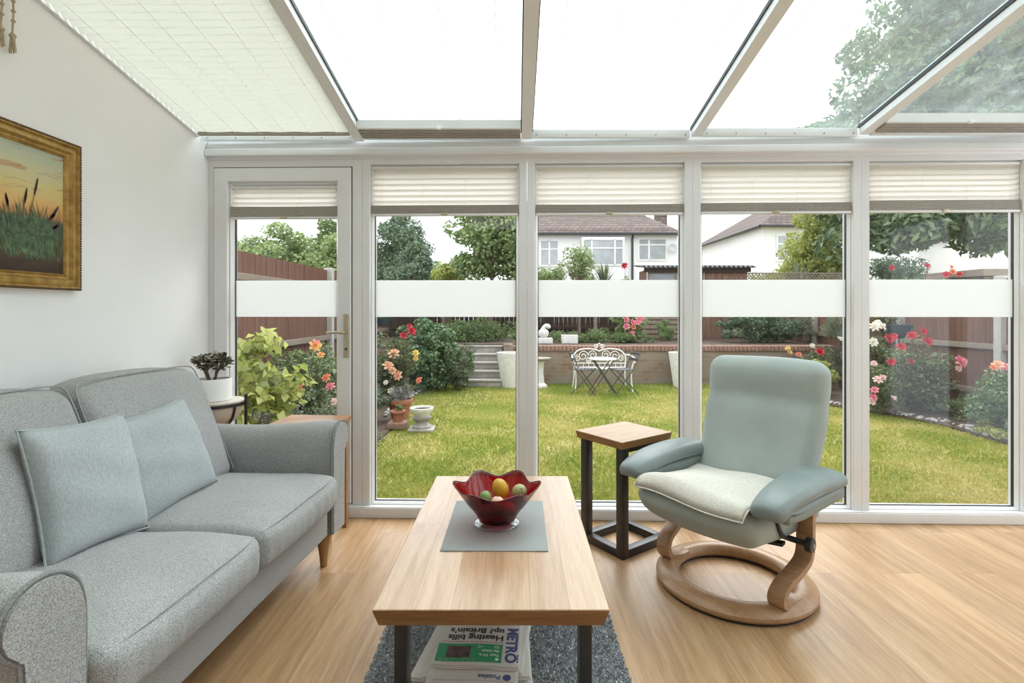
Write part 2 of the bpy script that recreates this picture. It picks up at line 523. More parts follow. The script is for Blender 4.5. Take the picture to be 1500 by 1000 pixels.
# sill, head
SL = S(299, .04)
sill = MB().rbox(WX + .002, 4.06, 0, .13, 0, .061, .006, 2)
sill.rbox(WX + .002, 4.06, .004, .03, .061, .066, .002, 1)
sill_o = struct(sill.build('trim_1', M['upvc'], loc=WLOC, rot=WROT))
for px in (530, 772, 1014, 1259):
    MB().lathe([(0.0001, 0), (.006, .001), (.006, .004)], 10).xf(Matrix.Translation((S(px), .001, .04)) @ Matrix.Rotation(R(90), 4, 'X')).build('screw_cap', M['upvc_bead'], sill_o)
head = MB()
head.rbox(WX + .002, 4.06, .022, .12, 2.144, 2.300, .004, 1)
head.rbox(WX + .002, 4.06, -.012, .03, 2.158, 2.200, .006, 2)
head.rbox(WX + .002, 4.06, .008, .03, 2.200, 2.238, .004, 1)
struct(head.build('trim_2', M['upvc'], loc=WLOC, rot=WROT))

# door and windows
FZ0, FZ1 = 0.015, 2.160
PROF = [(0, .035), (.043, .035), (.047, .040), (.048, .060), (.064, .074), (.066, .11), (0, .11)]
BANDZ = (1.197, 1.419)
bounds = [S(300, .04), S(531, .04), S(772, .04), S(1014.5, .04), S(1261.5, .04), S(1510, .04), 4.03]
def glazing(par, x0, x1, z0, z1, n_band=True):
    MB().frame(x0 - .004, x1 + .004, z0 - .004, z1 + .004, [(0, .076), (.010, .076), (.010, .092), (0, .092)]).build('glazing_gasket', M['rubber'], par, smooth=False)
    MB().box(x0, x1, .082, .088, z0, z1).build('pane', M['pane'], par, smooth=False)
    MB().box(x0 + .006, x1 - .006, .0795, .0812, *BANDZ).build('frosted_band', M['frost'], par, smooth=False)
for i in range(1, 6):
    a, b_ = bounds[i], bounds[i + 1]
    w = struct(MB().frame(a + .0006, b_ - .0006, FZ0, FZ1, PROF).build('window_%d' % i, M['upvc'], loc=WLOC, rot=WROT, smooth=False))
    MB().frame(a + .0492, b_ - .0492, FZ0 + .0492, FZ1 - .0492, [(0, .058), (.004, .056), (.0155, .070), (.0155, .080), (0, .080)]).build('bead', M['upvc_bead'], w, smooth=False)
    glazing(w, a + .062, b_ - .062, FZ0 + .062, FZ1 - .062)
a, b_ = bounds[0], bounds[1]
door = struct(MB().frame(a, b_ - .0006, FZ0, FZ1, [(0, .035), (.058, .035), (.062, .041), (.062, .11), (0, .11)]).build('door_1', M['upvc'], loc=WLOC, rot=WROT, smooth=False))
MB().frame(a + .058, b_ - .058, FZ0 + .058, FZ1 - .058, [(0, .0365), (.007, .0365), (.007, .06), (0, .06)]).build('seal', M['rubber'], door, smooth=False)
ds0, ds1, dz0, dz1 = a + .0655, b_ - .0655, FZ0 + .0655, FZ1 - .0655
MB().frame(ds0, ds1, dz0, dz1, [(0, .026), (.003, .022), (.078, .022), (.082, .027), (.083, .050), (.100, .068), (.102, .10), (0, .10)]).build('door_sash', M['upvc'], door, smooth=False)
MB().frame(ds0 + .0845, ds1 - .0845, dz0 + .0845, dz1 - .0845, [(0, .048), (.004, .046), (.0155, .064), (.0155, .080), (0, .080)]).build('bead', M['upvc_bead'], door, smooth=False)
glazing(door, ds0 + .099, ds1 - .099, dz0 + .099, dz1 - .099)
hx = S(507.5, .02)
plate = MB().rbox(hx - .017, hx + .017, .012, .0225, .955, 1.215, .004, 2).build('door_handle', M['brass'], door)
lev = MB().tube(smooth_path([(hx, .012, 1.105), (hx, -.026, 1.105), (hx - .012, -.034, 1.105), (hx - .05, -.036, 1.106), (hx - .10, -.033, 1.103)], 5), [.0085] * 10 + [.0085] * 6 + [.0075] * 5, 10)
lev.build('lever', M['brass'], plate)
MB().lathe([(.0085, 0), (.0085, .004), (.006, .005)], 14).xf(Matrix.Translation((hx, .012, 1.005)) @ Matrix.Rotation(R(90), 4, 'X')).build('lock_cylinder', M['screw'], plate)

# roof: bars and glass
bars = [-0.925, 0.062, 1.045, 2.005, 2.985]
edges = [WX + .004] + bars + [XR]
for i, x in enumerate(bars):
    k = MB(); y1 = WY - .02 - x * math.tan(TH)
    for dx, za, zb in ((.030, -.058, -.020), (.026, -.020, .012)):
        vs = [(x + sx * dx, y, zg(y) + z) for y in (YH, y1) for z in (za, zb) for sx in (-1, 1)]
        k.add(vs, [(0, 1, 5, 4), (2, 6, 7, 3), (0, 4, 6, 2), (1, 3, 7, 5), (0, 2, 3, 1), (4, 5, 7, 6)])
    b = struct(k.build('trim_%d' % (i + 10), M['upvc'], smooth=False))
    g = MB()
    for sx in (-1, 1):
        vs = [(x + sx * d, y, zg(y) + z) for y in (YH, y1) for z in (-.021, -.002) for d in (.0262, .036)]
        g.add(vs, [(0, 1, 5, 4), (2, 6, 7, 3), (0, 4, 6, 2), (1, 3, 7, 5), (0, 2, 3, 1), (4, 5, 7, 6)])
    g.build('rubber_seal', M['rubber'], b, smooth=False)
for i in range(6):
    x0, x1 = edges[i] + .027, edges[i + 1] - .027
    if i == 0: x0 = edges[0]
    k = MB(); y1 = WY + .06
    vs = [(x, y, zg(y) + z) for y in (YH, y1) for z in (0, .008) for x in (x0, x1)]
    k.add(vs, [(0, 1, 5, 4), (2, 6, 7, 3), (0, 4, 6, 2), (1, 3, 7, 5), (0, 2, 3, 1), (4, 5, 7, 6)])
    pn = struct(k.build('window_%d' % (i + 11), M['roofglass'], smooth=False))
    st = MB(); ym = WY - (x0 + x1) / 2 * math.tan(TH)
    st.rbox(x0 + .004, x1 - .004, -.012, .012, 2.243, 2.290, .003, 1)
    so = st.build('glazing_strip', M['alu'], pn, (0, ym - .012, 0))
    for j in range(6):
        sx = x0 + .03 + (x1 - x0 - .06) * j / 5
        MB().ball((sx, -.012, 2.258), .0035, 8, 6).build('screw', M['screw'], so)

# left edge trim of the roof along the plaster wall
lt = MB(); vs = [(WX + dx, y, zg(y) + z) for y in (YH, 3.03) for z in (-.05, .01) for dx in (.001, .018)]
lt.add(vs, [(0, 1, 5, 4), (2, 6, 7, 3), (0, 4, 6, 2), (1, 3, 7, 5), (0, 2, 3, 1), (4, 5, 7, 6)])
struct(lt.build('trim_3', M['upvc'], smooth=False))

# ---------------------------------------------------------------- pleated window blinds
def pleated(x0, x1, zt, zf, zb, label):
    """head rail at zt, pleats down to zf, gathered pleats down to zb, then a slim bottom rail"""
    xm = (x0 + x1) / 2; w = (x1 - x0) / 2
    root = thing('pleated_blind', label, 'blind', WM @ Vector((xm, .058, zt)), -TH, 'pleated blinds at the windows')
    MB().rbox(-w, w, -.012, .012, -.014, 0, .003, 1).build('head_rail', M['upvc'], root)
    n = max(4, round((zt - .014 - zf) / .0165)); sag = random.uniform(-.004, .004)
    def fn(u, v):
        j = v * n; z = -.014 - (zt - .014 - zf) * v
        y = -.010 + (.020 if int(round(j)) % 2 else 0) + .0015 * math.sin(u * 9 + v * 4)
        return ((-1 + 2 * u) * (w - .004), y, z + sag * v * math.sin(u * PI))
    MB().grid(fn, 10, n).build('pleated_fabric', M['blind'], root, smooth=False, fix=False)
    g = MB(); hb = zf - zb; k = 9
    def fb(u, v):
        j = v * 2 * k
        y = -.0135 + (.003 if int(round(j)) % 2 else 0)
        return ((-1 + 2 * u) * (w - .001), y, (zf - zt) - hb * v + sag * math.sin(u * PI) * (1 - v))
    g.grid(fb, 8, 2 * k)
    g.grid(lambda u, v: (fb(u, v)[0], .0125, fb(u, v)[2]), 8, 2 * k, True)
    g.grid(lambda u, v: (fb(u, 0)[0], -.0135 + .026 * v, fb(u, 0)[2]), 8, 1)
    for q in (0, 1):
        g.grid(lambda u, v, q=q: (fb(q, v)[0], -.0135 + .026 * u, fb(q, v)[2]), 1, 2 * k)
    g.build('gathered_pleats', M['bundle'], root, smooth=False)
    rail = MB().rbox(-w, w, -.015, .013, zb - zt - .013, zb - zt, .003, 1).build('bottom_rail', M['upvc'], root)
    MB().rbox(-.019, .019, -.024, -.014, zb - zt - .012, zb - zt + .003, .003, 2).build('pull_tab', M['brass'], rail)
    for q in (-.86, -.3, .28, .86):
        MB().tube([(q * w, -.0118, -.012), (q * w, -.0122, zf - zt)], .0011, 5).build('cord', M['cord'], root)
    return root
WM = Matrix.Translation(WLOC) @ Matrix.Rotation(-TH, 4, 'Z')
random.seed(3)
pleated(ds0 + .087, ds1 - .087, 1.990, 1.866, 1.803, 'small cream pleated blind half raised in the glass door')
names = ['cream pleated blind of the window next to the glass door', 'cream pleated blind above the garden bench and red bowl',
         'cream pleated blind in the window straight above the reclining armchair', 'wide cream pleated blind in the last window from the door']
for i in range(1, 5):
    a, b_ = bounds[i], bounds[i + 1]
    pleated(a + .053, b_ - .053, 2.103, 1.868 + [0, .0, .0, .004, .014][i], 1.818 + [0, 0, 0, .003, .006][i], names[i - 1])

# ---------------------------------------------------------------- pleated roof blinds
def slope(x, y, dz): return (x, y, zg(y) + dz)
def fold_shade(m, y0, pitch):
    """shadow of the pleat folds painted into the cloth colour: a thin darker line at every fold"""
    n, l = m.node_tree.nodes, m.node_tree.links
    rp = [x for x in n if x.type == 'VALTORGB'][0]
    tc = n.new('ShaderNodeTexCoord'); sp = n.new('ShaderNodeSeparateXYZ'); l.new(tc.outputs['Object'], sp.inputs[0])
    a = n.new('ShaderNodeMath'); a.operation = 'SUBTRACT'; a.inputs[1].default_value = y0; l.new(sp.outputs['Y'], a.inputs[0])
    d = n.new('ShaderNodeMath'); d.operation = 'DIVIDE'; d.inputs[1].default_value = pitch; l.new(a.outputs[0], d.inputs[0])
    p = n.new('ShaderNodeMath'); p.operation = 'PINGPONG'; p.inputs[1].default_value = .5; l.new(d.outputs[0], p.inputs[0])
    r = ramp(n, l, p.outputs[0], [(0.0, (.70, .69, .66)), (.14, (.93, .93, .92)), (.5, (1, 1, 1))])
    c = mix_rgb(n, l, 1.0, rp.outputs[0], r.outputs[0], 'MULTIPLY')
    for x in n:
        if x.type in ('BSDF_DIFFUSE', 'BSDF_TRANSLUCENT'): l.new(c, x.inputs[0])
def roof_blind(i, label, drawn, bundle_y):
    x0, x1 = edges[i] + (.034 if i else .024), edges[i + 1] - .038
    root = thing('roof_blind', label, 'blind', (0, 0, 0), 0, 'pleated blinds under the glass roof')
    xs = [x0 + (x1 - x0) * q for q in ((.08, .255, .42, .585, .75, .92) if drawn else (.12, .37, .63, .88))]
    ye = WY - .035 - (x0 + x1) / 2 * math.tan(TH)
    if drawn:
        yb = ye - .068; n = 2 * 68; fold_shade(M['blind_roof'], yb, 2 * (yb - YH - .06) / n)
        def fn(u, v):
            j = int(round(v * n)); y = yb - (yb - YH - .06) * v
            z = -.030 - (.020 if j % 2 else 0) - .014 * math.sin(u * PI) * math.sin(v * PI * 3) ** 2 + .002 * math.sin(u * 31 + v * 60)
            return slope(x0 - .006 + (x1 - x0 + .026) * u, y, z)
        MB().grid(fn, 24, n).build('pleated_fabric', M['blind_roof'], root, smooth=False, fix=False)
        r = MB(); vs = [slope(x, y, z) for y in (yb - .002, yb + .014) for z in (-.055, -.030) for x in (x0, x1)]
        r.add(vs, [(0, 1, 5, 4), (2, 6, 7, 3), (0, 4, 6, 2), (1, 3, 7, 5), (0, 2, 3, 1), (4, 5, 7, 6)])
        r.build('bottom_rail', M['bundle'], root, smooth=False)
        for x in xs:
            MB().tube([slope(x, yb, -.052), slope(x, YH + .06, -.052)], .0009, 5).build('cord', M['cord'], root)
    else:
        for x in xs:
            MB().tube([slope(x, ye - .01, -.012), slope(x, YH + .02, -.012)], .0015, 5).build('guide_wire', M['wire'], root)
        g = MB(); L = .085; k = 8
        for j in range(k):
            y0 = bundle_y - L * j / k
            vs = [slope(x, y, z) for y in (y0 - L / k + .001, y0) for z in (-.070 + (.006 if j % 2 else 0), -.016) for x in (x0, x1)]
            g.add(vs, [(0, 1, 5, 4), (2, 6, 7, 3), (0, 4, 6, 2), (1, 3, 7, 5), (0, 2, 3, 1), (4, 5, 7, 6)])
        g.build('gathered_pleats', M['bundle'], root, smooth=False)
        r = MB(); vs = [slope(x, y, z) for y in (bundle_y - L - .014, bundle_y - L) for z in (-.062, -.014) for x in (x0 - .002, x1 + .002)]
        r.add(vs, [(0, 1, 5, 4), (2, 6, 7, 3), (0, 4, 6, 2), (1, 3, 7, 5), (0, 2, 3, 1), (4, 5, 7, 6)])
        rr = r.build('bottom_rail', M['alu'], root, smooth=False)
        p = slope((x0 + x1) / 2, bundle_y - L - .018, -.062)
        MB().rbox(p[0] - .012, p[0] + .012, p[1] - .008, p[1] + .008, p[2] - .01, p[2] + .008, .003, 1).build('pull_tab', M['cord'], rr)
roof_blind(0, 'cream pleated roof blind drawn out beside the plain white wall', True, 0)
roof_blind(1, 'taupe roof blind gathered at the eave next to the drawn cream one', False, 3.01)
roof_blind(2, 'thin guide wires of the open blind under the roof pane above the bench', False, .55)
roof_blind(3, 'thin guide wires of the open blind under the roof pane with the tree edge', False, .55)
roof_blind(4, 'gathered roof blind at the eave under the leafy tree canopy', False, 2.945)
# ---------------------------------------------------------------- lounge furniture: materials
M['sofa'] = fabric('grey_melange_weave', (0.19, 0.196, 0.197), (0.53, 0.535, 0.537), 420, (1, 1, 1), 0.5, 0.1)
M['sofa_pipe'] = fabric('grey_piping', (0.17, 0.18, 0.178), (0.30, 0.31, 0.308), 300, (1, 1, 1), 0.4)
M['pillow'] = fabric('pale_blue_linen', (0.36, 0.405, 0.42), (0.47, 0.51, 0.525), 260, (1, 1, 0.3), 0.35, 0.08)
M['leg_wood'] = wood('turned_beech', (0.30, 0.15, 0.055), (0.38, 0.20, 0.08), (0.46, 0.26, 0.11), 'z', 30, 0.35)
M['oak'] = wood('oak_top', (0.40, 0.235, 0.115), (0.52, 0.33, 0.18), (0.62, 0.43, 0.26), 'y', 17, 0.33, 0.5)
M['oak_edge'] = wood('oak_edge', (0.22, 0.10, 0.03), (0.30, 0.145, 0.05), (0.36, 0.185, 0.07), 'x', 24, 0.45, 0.4)
M['steel'] = plain('black_steel', (0.032, 0.029, 0.027), 0.35, 0.15, 30, spec=0.5)
M['mint'] = fabric('mint_grey_fabric', (0.375, 0.43, 0.41), (0.43, 0.485, 0.465), 500, (1, 1, 1), 0.15, 0.16)
M['mint_leather'] = plain('mint_grey_leather', (0.205, 0.25, 0.245), 0.42, 0.10, 9, spec=0.45)
M['cream'] = fabric('cream_boucle', (0.60, 0.57, 0.50), (0.76, 0.73, 0.66), 160, (1, 1, 1), 0.5, 0.06)
M['bentwood'] = wood('bent_beech', (0.36, 0.195, 0.095), (0.45, 0.265, 0.14), (0.52, 0.33, 0.19), 'y', 22, 0.32, 0.5)
M['plastic_black'] = plain('black_plastic', (0.02, 0.02, 0.022), 0.4)

def coffee_top():
    m, n, l, out = new_mat('oak_stave_top')
    b = n.new('ShaderNodeBsdfPrincipled')
    br = n.new('ShaderNodeTexBrick'); br.offset = 0.5
    for k_, v_ in (('Scale', 1.0), ('Brick Width', 3.0), ('Row Height', 0.104), ('Mortar Size', 0.0006), ('Mortar Smooth', 0.3)): br.inputs[k_].default_value = v_
    br.inputs['Color1'].default_value = (0, 0, 0, 1); br.inputs['Color2'].default_value = (1, 1, 1, 1); br.inputs['Mortar'].default_value = (0.5, 0.5, 0.5, 1)
    l.new(coords(n, l, (1, 1, 1), (0, 0, R(90))), br.inputs['Vector'])
    tc = n.new('ShaderNodeTexCoord'); mp = n.new('ShaderNodeMapping'); mp.inputs['Scale'].default_value = (1, 0.07, 1)
    sc = n.new('ShaderNodeVectorMath'); sc.operation = 'SCALE'; sc.inputs[3].default_value = 5.1
    ad = n.new('ShaderNodeVectorMath'); ad.operation = 'ADD'
    l.new(br.outputs['Color'], sc.inputs[0]); l.new(tc.outputs['Object'], ad.inputs[0]); l.new(sc.outputs[0], ad.inputs[1]); l.new(ad.outputs[0], mp.inputs[0])
    g = noise(n, l, mp.outputs[0], 24, 6, 0.6, 0.5); fine = noise(n, l, mp.outputs[0], 170, 3)
    r = ramp(n, l, g, [(0.25, (0.40, 0.25, 0.145)), (0.5, (0.52, 0.355, 0.23)), (0.75, (0.62, 0.46, 0.32))])
    t = ramp(n, l, br.outputs['Color'], [(0.0, (0.90, 0.86, 0.82)), (1.0, (1.08, 1.06, 1.05))])
    c = mix_rgb(n, l, 1.0, r.outputs[0], t.outputs[0], 'MULTIPLY')
    c = mix_rgb(n, l, 0.6, c, ramp(n, l, fine, [(0.35, (0.84, 0.82, 0.8)), (0.6, (1.03, 1.03, 1.03))]).outputs[0], 'MULTIPLY')
    c = mix_rgb(n, l, br.outputs['Fac'], c, (0.28, 0.15, 0.07))
    vo = n.new('ShaderNodeTexVoronoi'); vo.inputs['Scale'].default_value = 2.6
    l.new(coords(n, l, (1, 0.55, 1)), vo.inputs['Vector'])
    kn = ramp(n, l, vo.outputs['Distance'], [(0.0, (1, 1, 1)), (0.035, (0, 0, 0))])
    c = mix_rgb(n, l, kn.outputs[0], c, (0.16, 0.085, 0.04))
    l.new(c, b.inputs['Base Color']); pset(b, rough=0.30, spec=0.6, coat=0.35)
    b.inputs['Coat Roughness'].default_value = .22
    l.new(bump(n, l, fine, 0.05, 0.001), b.inputs['Normal'])
    l.new(b.outputs[0], out.inputs[0])
    return m
M['coffee'] = coffee_top()

# ---------------------------------------------------------------- sofa (local: x from the back to the front, y along its length)
sofa = thing('sofa', 'grey woven fabric two seat sofa on turned wooden legs along the white wall', 'sofa', (-0.878, 2.46, 0), R(-3.6))
# local origin is the front, far inner corner; y runs negative towards the near end
YN = -1.305                                # near inner face of the arms
def arm(y_in, sgn):
    """side view constant along x: upright panel that rolls outward at the top"""
    pts = []
    sec = [(0, .165), (0, .48), (.0, .55), (.004, .60), (.020, .645), (.052, .676), (.095, .690), (.140, .682), (.176, .655), (.190, .615), (.180, .575), (.154, .545), (.142, .50), (.138, .165)]
    sec = [tuple(p) for p in smooth_path([(a_, b__, 0) for a_, b__ in sec], 4)]
    nx = 14; k = MB(); P = len(sec)
    vs = []
    for i in range(nx + 1):
        t = i / nx; x = -.80 + .80 * t
        dip = -.018 * math.sin(min(1, t * 1.1) * PI) - .02 * (1 - t)
        for (a_, b__, _) in sec:
            e = 1.0
            if i == 0 or i == nx: e = .93
            h = b__ + (dip if b__ > .55 else 0)
            yy = a_ if e == 1 else .08 + (a_ - .08) * e
            vs.append((x + (.006 if i == nx else 0), y_in + sgn * yy, h if e == 1 or b__ < .6 else h - .008))
    fs = []
    for i in range(nx):
        for j in range(P - 1):
            fs.append((i * P + j, (i + 1) * P + j, (i + 1) * P + j + 1, i * P + j + 1))
        fs.append((i * P + P - 1, (i + 1) * P + P - 1, (i + 1) * P, i * P))
    k.add(vs, fs)
    k.add([vs[j] for j in range(P)], [tuple(range(P))])
    k.add([vs[nx * P + j] for j in range(P)], [tuple(range(P))])
    a = k.build('armrest', M['sofa'], sofa, angle=50)
    edge = [(-.003, y_in + sgn * (a_ if True else 0), b__ + (-.018 * math.sin(PI) if b__ > .55 else 0)) for (a_, b__, _) in sec]
    MB().tube(edge, .0055, 7).build('piping', M['sofa_pipe'], a)
    return a
arm(0.015, 1); arm(YN, -1)
fr = MB().rbox(-.80, -.012, YN + .002, -.002, .165, .335, .015, 2)
fr.build('seat_base', M['sofa'], sofa)
bk = MB().rbox(-.81, -.60, YN - .12, .12, .165, .80, .05, 3, 4, lambda v: v + np.stack([-(v[:, 2] - .165) * .12, 0 * v[:, 0], .03 * np.cos(v[:, 1] * 1.6 + 1)], 1))
bk.build('back_frame', M['sofa'], sofa)
def seat(y0, y1):
    def df(v):
        x, y, z = v[:, 0].copy(), v[:, 1].copy(), v[:, 2].copy()
        yc = (y - (y0 + y1) / 2) / ((y1 - y0) / 2); xc = (x + .33) / .36
        up = np.clip((z - .33) / .13, 0, 1)
        z += .030 * up * (1 - np.abs(yc) ** 3) * (1 - np.abs(np.clip(xc, -1, 1)) ** 4) + up * wob(v, .004, 9)
        front = np.clip((x + .10) / .12, 0, 1)
        x += front * .028 * (1 - np.abs(yc) ** 4) * (1 - ((z - .40) / .09) ** 2).clip(0, 1)
        x += front * np.sin(y * 95 + 2 * np.sin(y * 13)) * .0022 * np.clip((.46 - z) / .05, 0, 1)
        z -= front * .006
        return np.stack([x, y, z], 1)
    c = MB().rbox(-.66, .035, y0 + .003, y1 - .003, .318, .462, .036, 4, 26, df).build('seat_cushion', M['sofa'], sofa, angle=80)
    # top seam along the front edge
    MB().tube([(.018 + .022 * (1 - abs((2 * t - 1)) ** 4), y0 + .02 + (y1 - y0 - .04) * t, .452 + .008 * math.sin(t * PI)) for t in [i / 20 for i in range(21)]], .0024, 5).build('seam', M['sofa'], c)
    return c
seat(YN, YN / 2); seat(YN / 2, 0)
def back_cushion(y0, y1):
    def df(v):
        x, y, z = v[:, 0].copy(), v[:, 1].copy(), v[:, 2].copy()
        yc = (y - (y0 + y1) / 2) / ((y1 - y0) / 2); zc = (z - .71) / .26
        front = np.clip((x + .60) / .14, 0, 1)
        x += front * .055 * (1 - np.abs(yc) ** 2.5) * (1 - np.abs(zc).clip(0, 1) ** 2.2) + wob(v, .007, 7)
        top = np.clip(zc, 0, 1)
        z += top * (.018 * (1 - yc ** 2) - .022 * np.abs(yc) ** 4 + wob(v, .006, 5))
        x -= (z - .45) * .41
        return np.stack([x, y, z], 1)
    c = MB().rbox(-.61, -.455, y0 + .004, y1 - .004, .452, .965, .052, 4, 24, df).build('back_cushion', M['sofa'], sofa, angle=80)
    pts = []
    for (a_, b__) in [(-1, -.9), (-1, -.4), (-1, .2), (-1, .75), (-.96, .93), (-.8, .99), (-.3, 1.0), (.3, 1.0), (.8, .99), (.96, .93), (1, .75), (1, .2), (1, -.4), (1, -.9)]:
        y = (y0 + y1) / 2 + a_ * ((y1 - y0) / 2 - .012); z = .708 + b__ * .255 + (.012 if b__ > .9 else 0)
        pts.append((-.466 - (z - .45) * .41, y, z))
    MB().tube(smooth_path(pts, 5), .0032, 6).build('seam', M['sofa'], c)
back_cushion(YN - .01, YN / 2); back_cushion(YN / 2, .01)
for (x, y) in ((-.055, .045), (-.055, YN - .045), (-.74, .045), (-.74, YN - .045)):
    MB().lathe([(.0001, 0), (.0155, 0), (.017, .01), (.020, .05), (.027, .10), (.034, .135), (.033, .155), (.028, .168)], 20, (x, y, 0)).build('leg', M['leg_wood'], sofa)

# scatter pillows
def pillow(label, loc, rx, rz, size=.43, T=.078, seed=0, roll=0.0, tall=None):
    n = 22; h = size / 2; hz = (tall or size) / 2; k = MB()
    def fn(sg):
        def f(u, v):
            a = -1 + 2 * u; b = -1 + 2 * v
            e = max(0.0, (1 - a * a) * (1 - b * b)) ** 0.42
            px_ = a * (1 - .07 * (1 - b * b) ** 1.0 * abs(a) ** 3) ; pz = b * (1 - .07 * (1 - a * a) * abs(b) ** 3)
            wr = .006 * math.sin(a * 5 + b * 3 + seed) * math.sin(b * 6 - a * 2 + seed * 2) * e
            return (px_ * h, sg * (T * e) + wr, pz * hz + hz)
        return f
    root_l = Matrix.Translation(Vector(loc)) @ Matrix.Rotation(R(rz), 4, 'Z') @ Matrix.Rotation(R(rx), 4, 'X') @ Matrix.Rotation(R(roll), 4, 'Y')
    root = thing('scatter_pillow', label, 'pillow', loc, 0, 'pale blue pillows on the sofa')
    root.matrix_world = root_l; root.rotation_euler = root_l.to_euler()
    k.grid(fn(-1), n, n); k.grid(fn(1), n, n, True)
    bm_o = k.build('cover', M['pillow'], root, angle=80)
    me = bm_o.data; bm = bmesh.new(); bm.from_mesh(me); bmesh.ops.remove_doubles(bm, verts=bm.verts, dist=.0004); bmesh.ops.recalc_face_normals(bm, faces=bm.faces); bm.to_mesh(me); bm.free()
    f0 = fn(1); ed = []
    for i in range(n): ed.append(f0(i / n, 0))
    for i in range(n): ed.append(f0(1, i / n))
    for i in range(n): ed.append(f0(1 - i / n, 1))
    for i in range(n): ed.append(f0(0, 1 - i / n))
    MB().tube(ed, .0035, 6, closed=True).build('seam', M['pillow'], root)
    return root
pillow('pale blue linen pillow nearer the sofa front arm, overlapping the other', (-1.335, 1.675, .468), -17, 84, .36, .08, 1, 3, .42)
pillow('pale blue linen pillow nearer the windows, leaning in the middle of the sofa', (-1.325, 2.05, .466), -20, 80, .42, .075, 2.4, -6, .40)

# ---------------------------------------------------------------- coffee table
TX0, TX1, TY0, TY1, TZ = -.377, .245, 1.357, 2.46, .45
ct = thing('coffee_table', 'long oak coffee table with black steel legs on the grey rug', 'table', ((TX0 + TX1) / 2, (TY0 + TY1) / 2, 0))
hw, hl = (TX1 - TX0) / 2, (TY1 - TY0) / 2
tp = MB()
def ringv(w, l_, z): return [(-w, -l_, z), (w, -l_, z), (w, l_, z), (-w, l_, z)]
tp.add(ringv(hw, hl, TZ - .002) + ringv(hw - .002, hl - .002, TZ), [(4, 5, 6, 7)] + [(i, (i + 1) % 4, 4 + (i + 1) % 4, 4 + i) for i in range(4)])
tp.cur = 1
tp.add(ringv(hw - .014, hl - .012, TZ - .048) + ringv(hw, hl, TZ - .002), [(3, 2, 1, 0)] + [(i, (i + 1) % 4, 4 + (i + 1) % 4, 4 + i) for i in range(4)])
tp.build('tabletop', [M['coffee'], M['oak_edge']], ct, smooth=False)
for sy in (-1, 1):
    k = MB(); y = sy * (hl - .16)
    k.rbox(-hw + .028, -hw + .063, y - .035, y + .035, .0, TZ - .048, .003, 1)
    k.build('leg', M['steel'], ct)
    k = MB(); k.rbox(hw - .063, hw - .028, y - .035, y + .035, .0, TZ - .048, .003, 1)
    k.build('leg', M['steel'], ct)
    MB().rbox(-hw + .063, hw - .063, y - .035, y + .035, 0.002, .034, .003, 1).build('foot_bar', M['steel'], ct)

# rug with a dense short pile
def rugmat():
    m, n, l, out = new_mat('grey_pile')
    at_ = n.new('ShaderNodeAttribute'); at_.attribute_name = 'tone'
    b = n.new('ShaderNodeBsdfPrincipled'); r = ramp(n, l, at_.outputs['Fac'], [(0, (0.16, 0.18, 0.205)), (0.5, (0.42, 0.455, 0.485)), (1, (0.82, 0.84, 0.86))])
    l.new(r.outputs[0], b.inputs['Base Color']); pset(b, rough=0.9, spec=0.2); l.new(b.outputs[0], out.inputs[0])
    return m
M['pile'] = rugmat()
rug = thing('rug', 'grey speckled pile rug under the coffee table', 'rug', (-.06, 1.55, 0), R(0.5))
RW, RL = .44, .76
MB().rbox(-RW, RW, -RL, RL, 0.0005, .008, .003, 1).build('backing', M['sofa_pipe'], rug)
rg = np.random.default_rng(7); NP = 60000
px_ = rg.uniform(-RW, RW, NP); py_ = rg.uniform(-RL, RL * 1.0, NP)
pos = np.stack([px_, py_, rg.uniform(.010, .0165, NP)], 1)
nr = rg.normal(size=(NP, 3)) * np.array([1, 1, .5]); nr /= np.linalg.norm(nr, axis=1)[:, None]
pile = leaf_mesh('pile', pos, nr, .015, .0042, M['pile'], rug, rg, None, 0.0, 0.3)
pile['kind'] = 'stuff'

# placemat, bowl, fruit
def matmat():
    m, n, l, out = new_mat('woven_grey_mat')
    b = n.new('ShaderNodeBsdfPrincipled')
    w1 = n.new('ShaderNodeTexWave'); w1.wave_type = 'BANDS'; w1.bands_direction = 'X'; w1.inputs['Scale'].default_value = 55; w1.inputs['Distortion'].default_value = 1.2
    w2 = n.new('ShaderNodeTexWave'); w2.wave_type = 'BANDS'; w2.bands_direction = 'Y'; w2.inputs['Scale'].default_value = 40; w2.inputs['Distortion'].default_value = 1.2
    v = coords(n, l); l.new(v, w1.inputs[0]); l.new(v, w2.inputs[0])
    c = mix_rgb(n, l, 0.5, w1.outputs['Color'], w2.outputs['Color'], 'MULTIPLY')
    f = noise(n, l, v, 300, 2)
    c2 = mix_rgb(n, l, 0.55, c, f)
    r = ramp(n, l, c2, [(0.05, (0.17, 0.185, 0.19)), (0.5, (0.30, 0.32, 0.315)), (0.9, (0.43, 0.45, 0.44))])
    l.new(r.outputs[0], b.inputs['Base Color']); pset(b, rough=0.6, spec=0.35)
    l.new(bump(n, l, c, 0.5, 0.001), b.inputs['Normal']); l.new(b.outputs[0], out.inputs[0])
    return m
M['mat'] = matmat()
MX0, MX1, MY0, MY1 = -.246, .106, 1.685, 2.13
tag(MB().rbox(-(MX1 - MX0) / 2, (MX1 - MX0) / 2, -(MY1 - MY0) / 2, (MY1 - MY0) / 2, 0, .003, .001, 1).build('placemat', M['mat'], loc=((MX0 + MX1) / 2, (MY0 + MY1) / 2, TZ + .0005), rot=(0, 0, R(-.4))),
    'grey woven placemat under the red glass bowl', 'placemat')
M['red_glass'] = glassmat('ruby_glass', (0.50, 0.006, 0.010), 0, 0.05, 0.6)
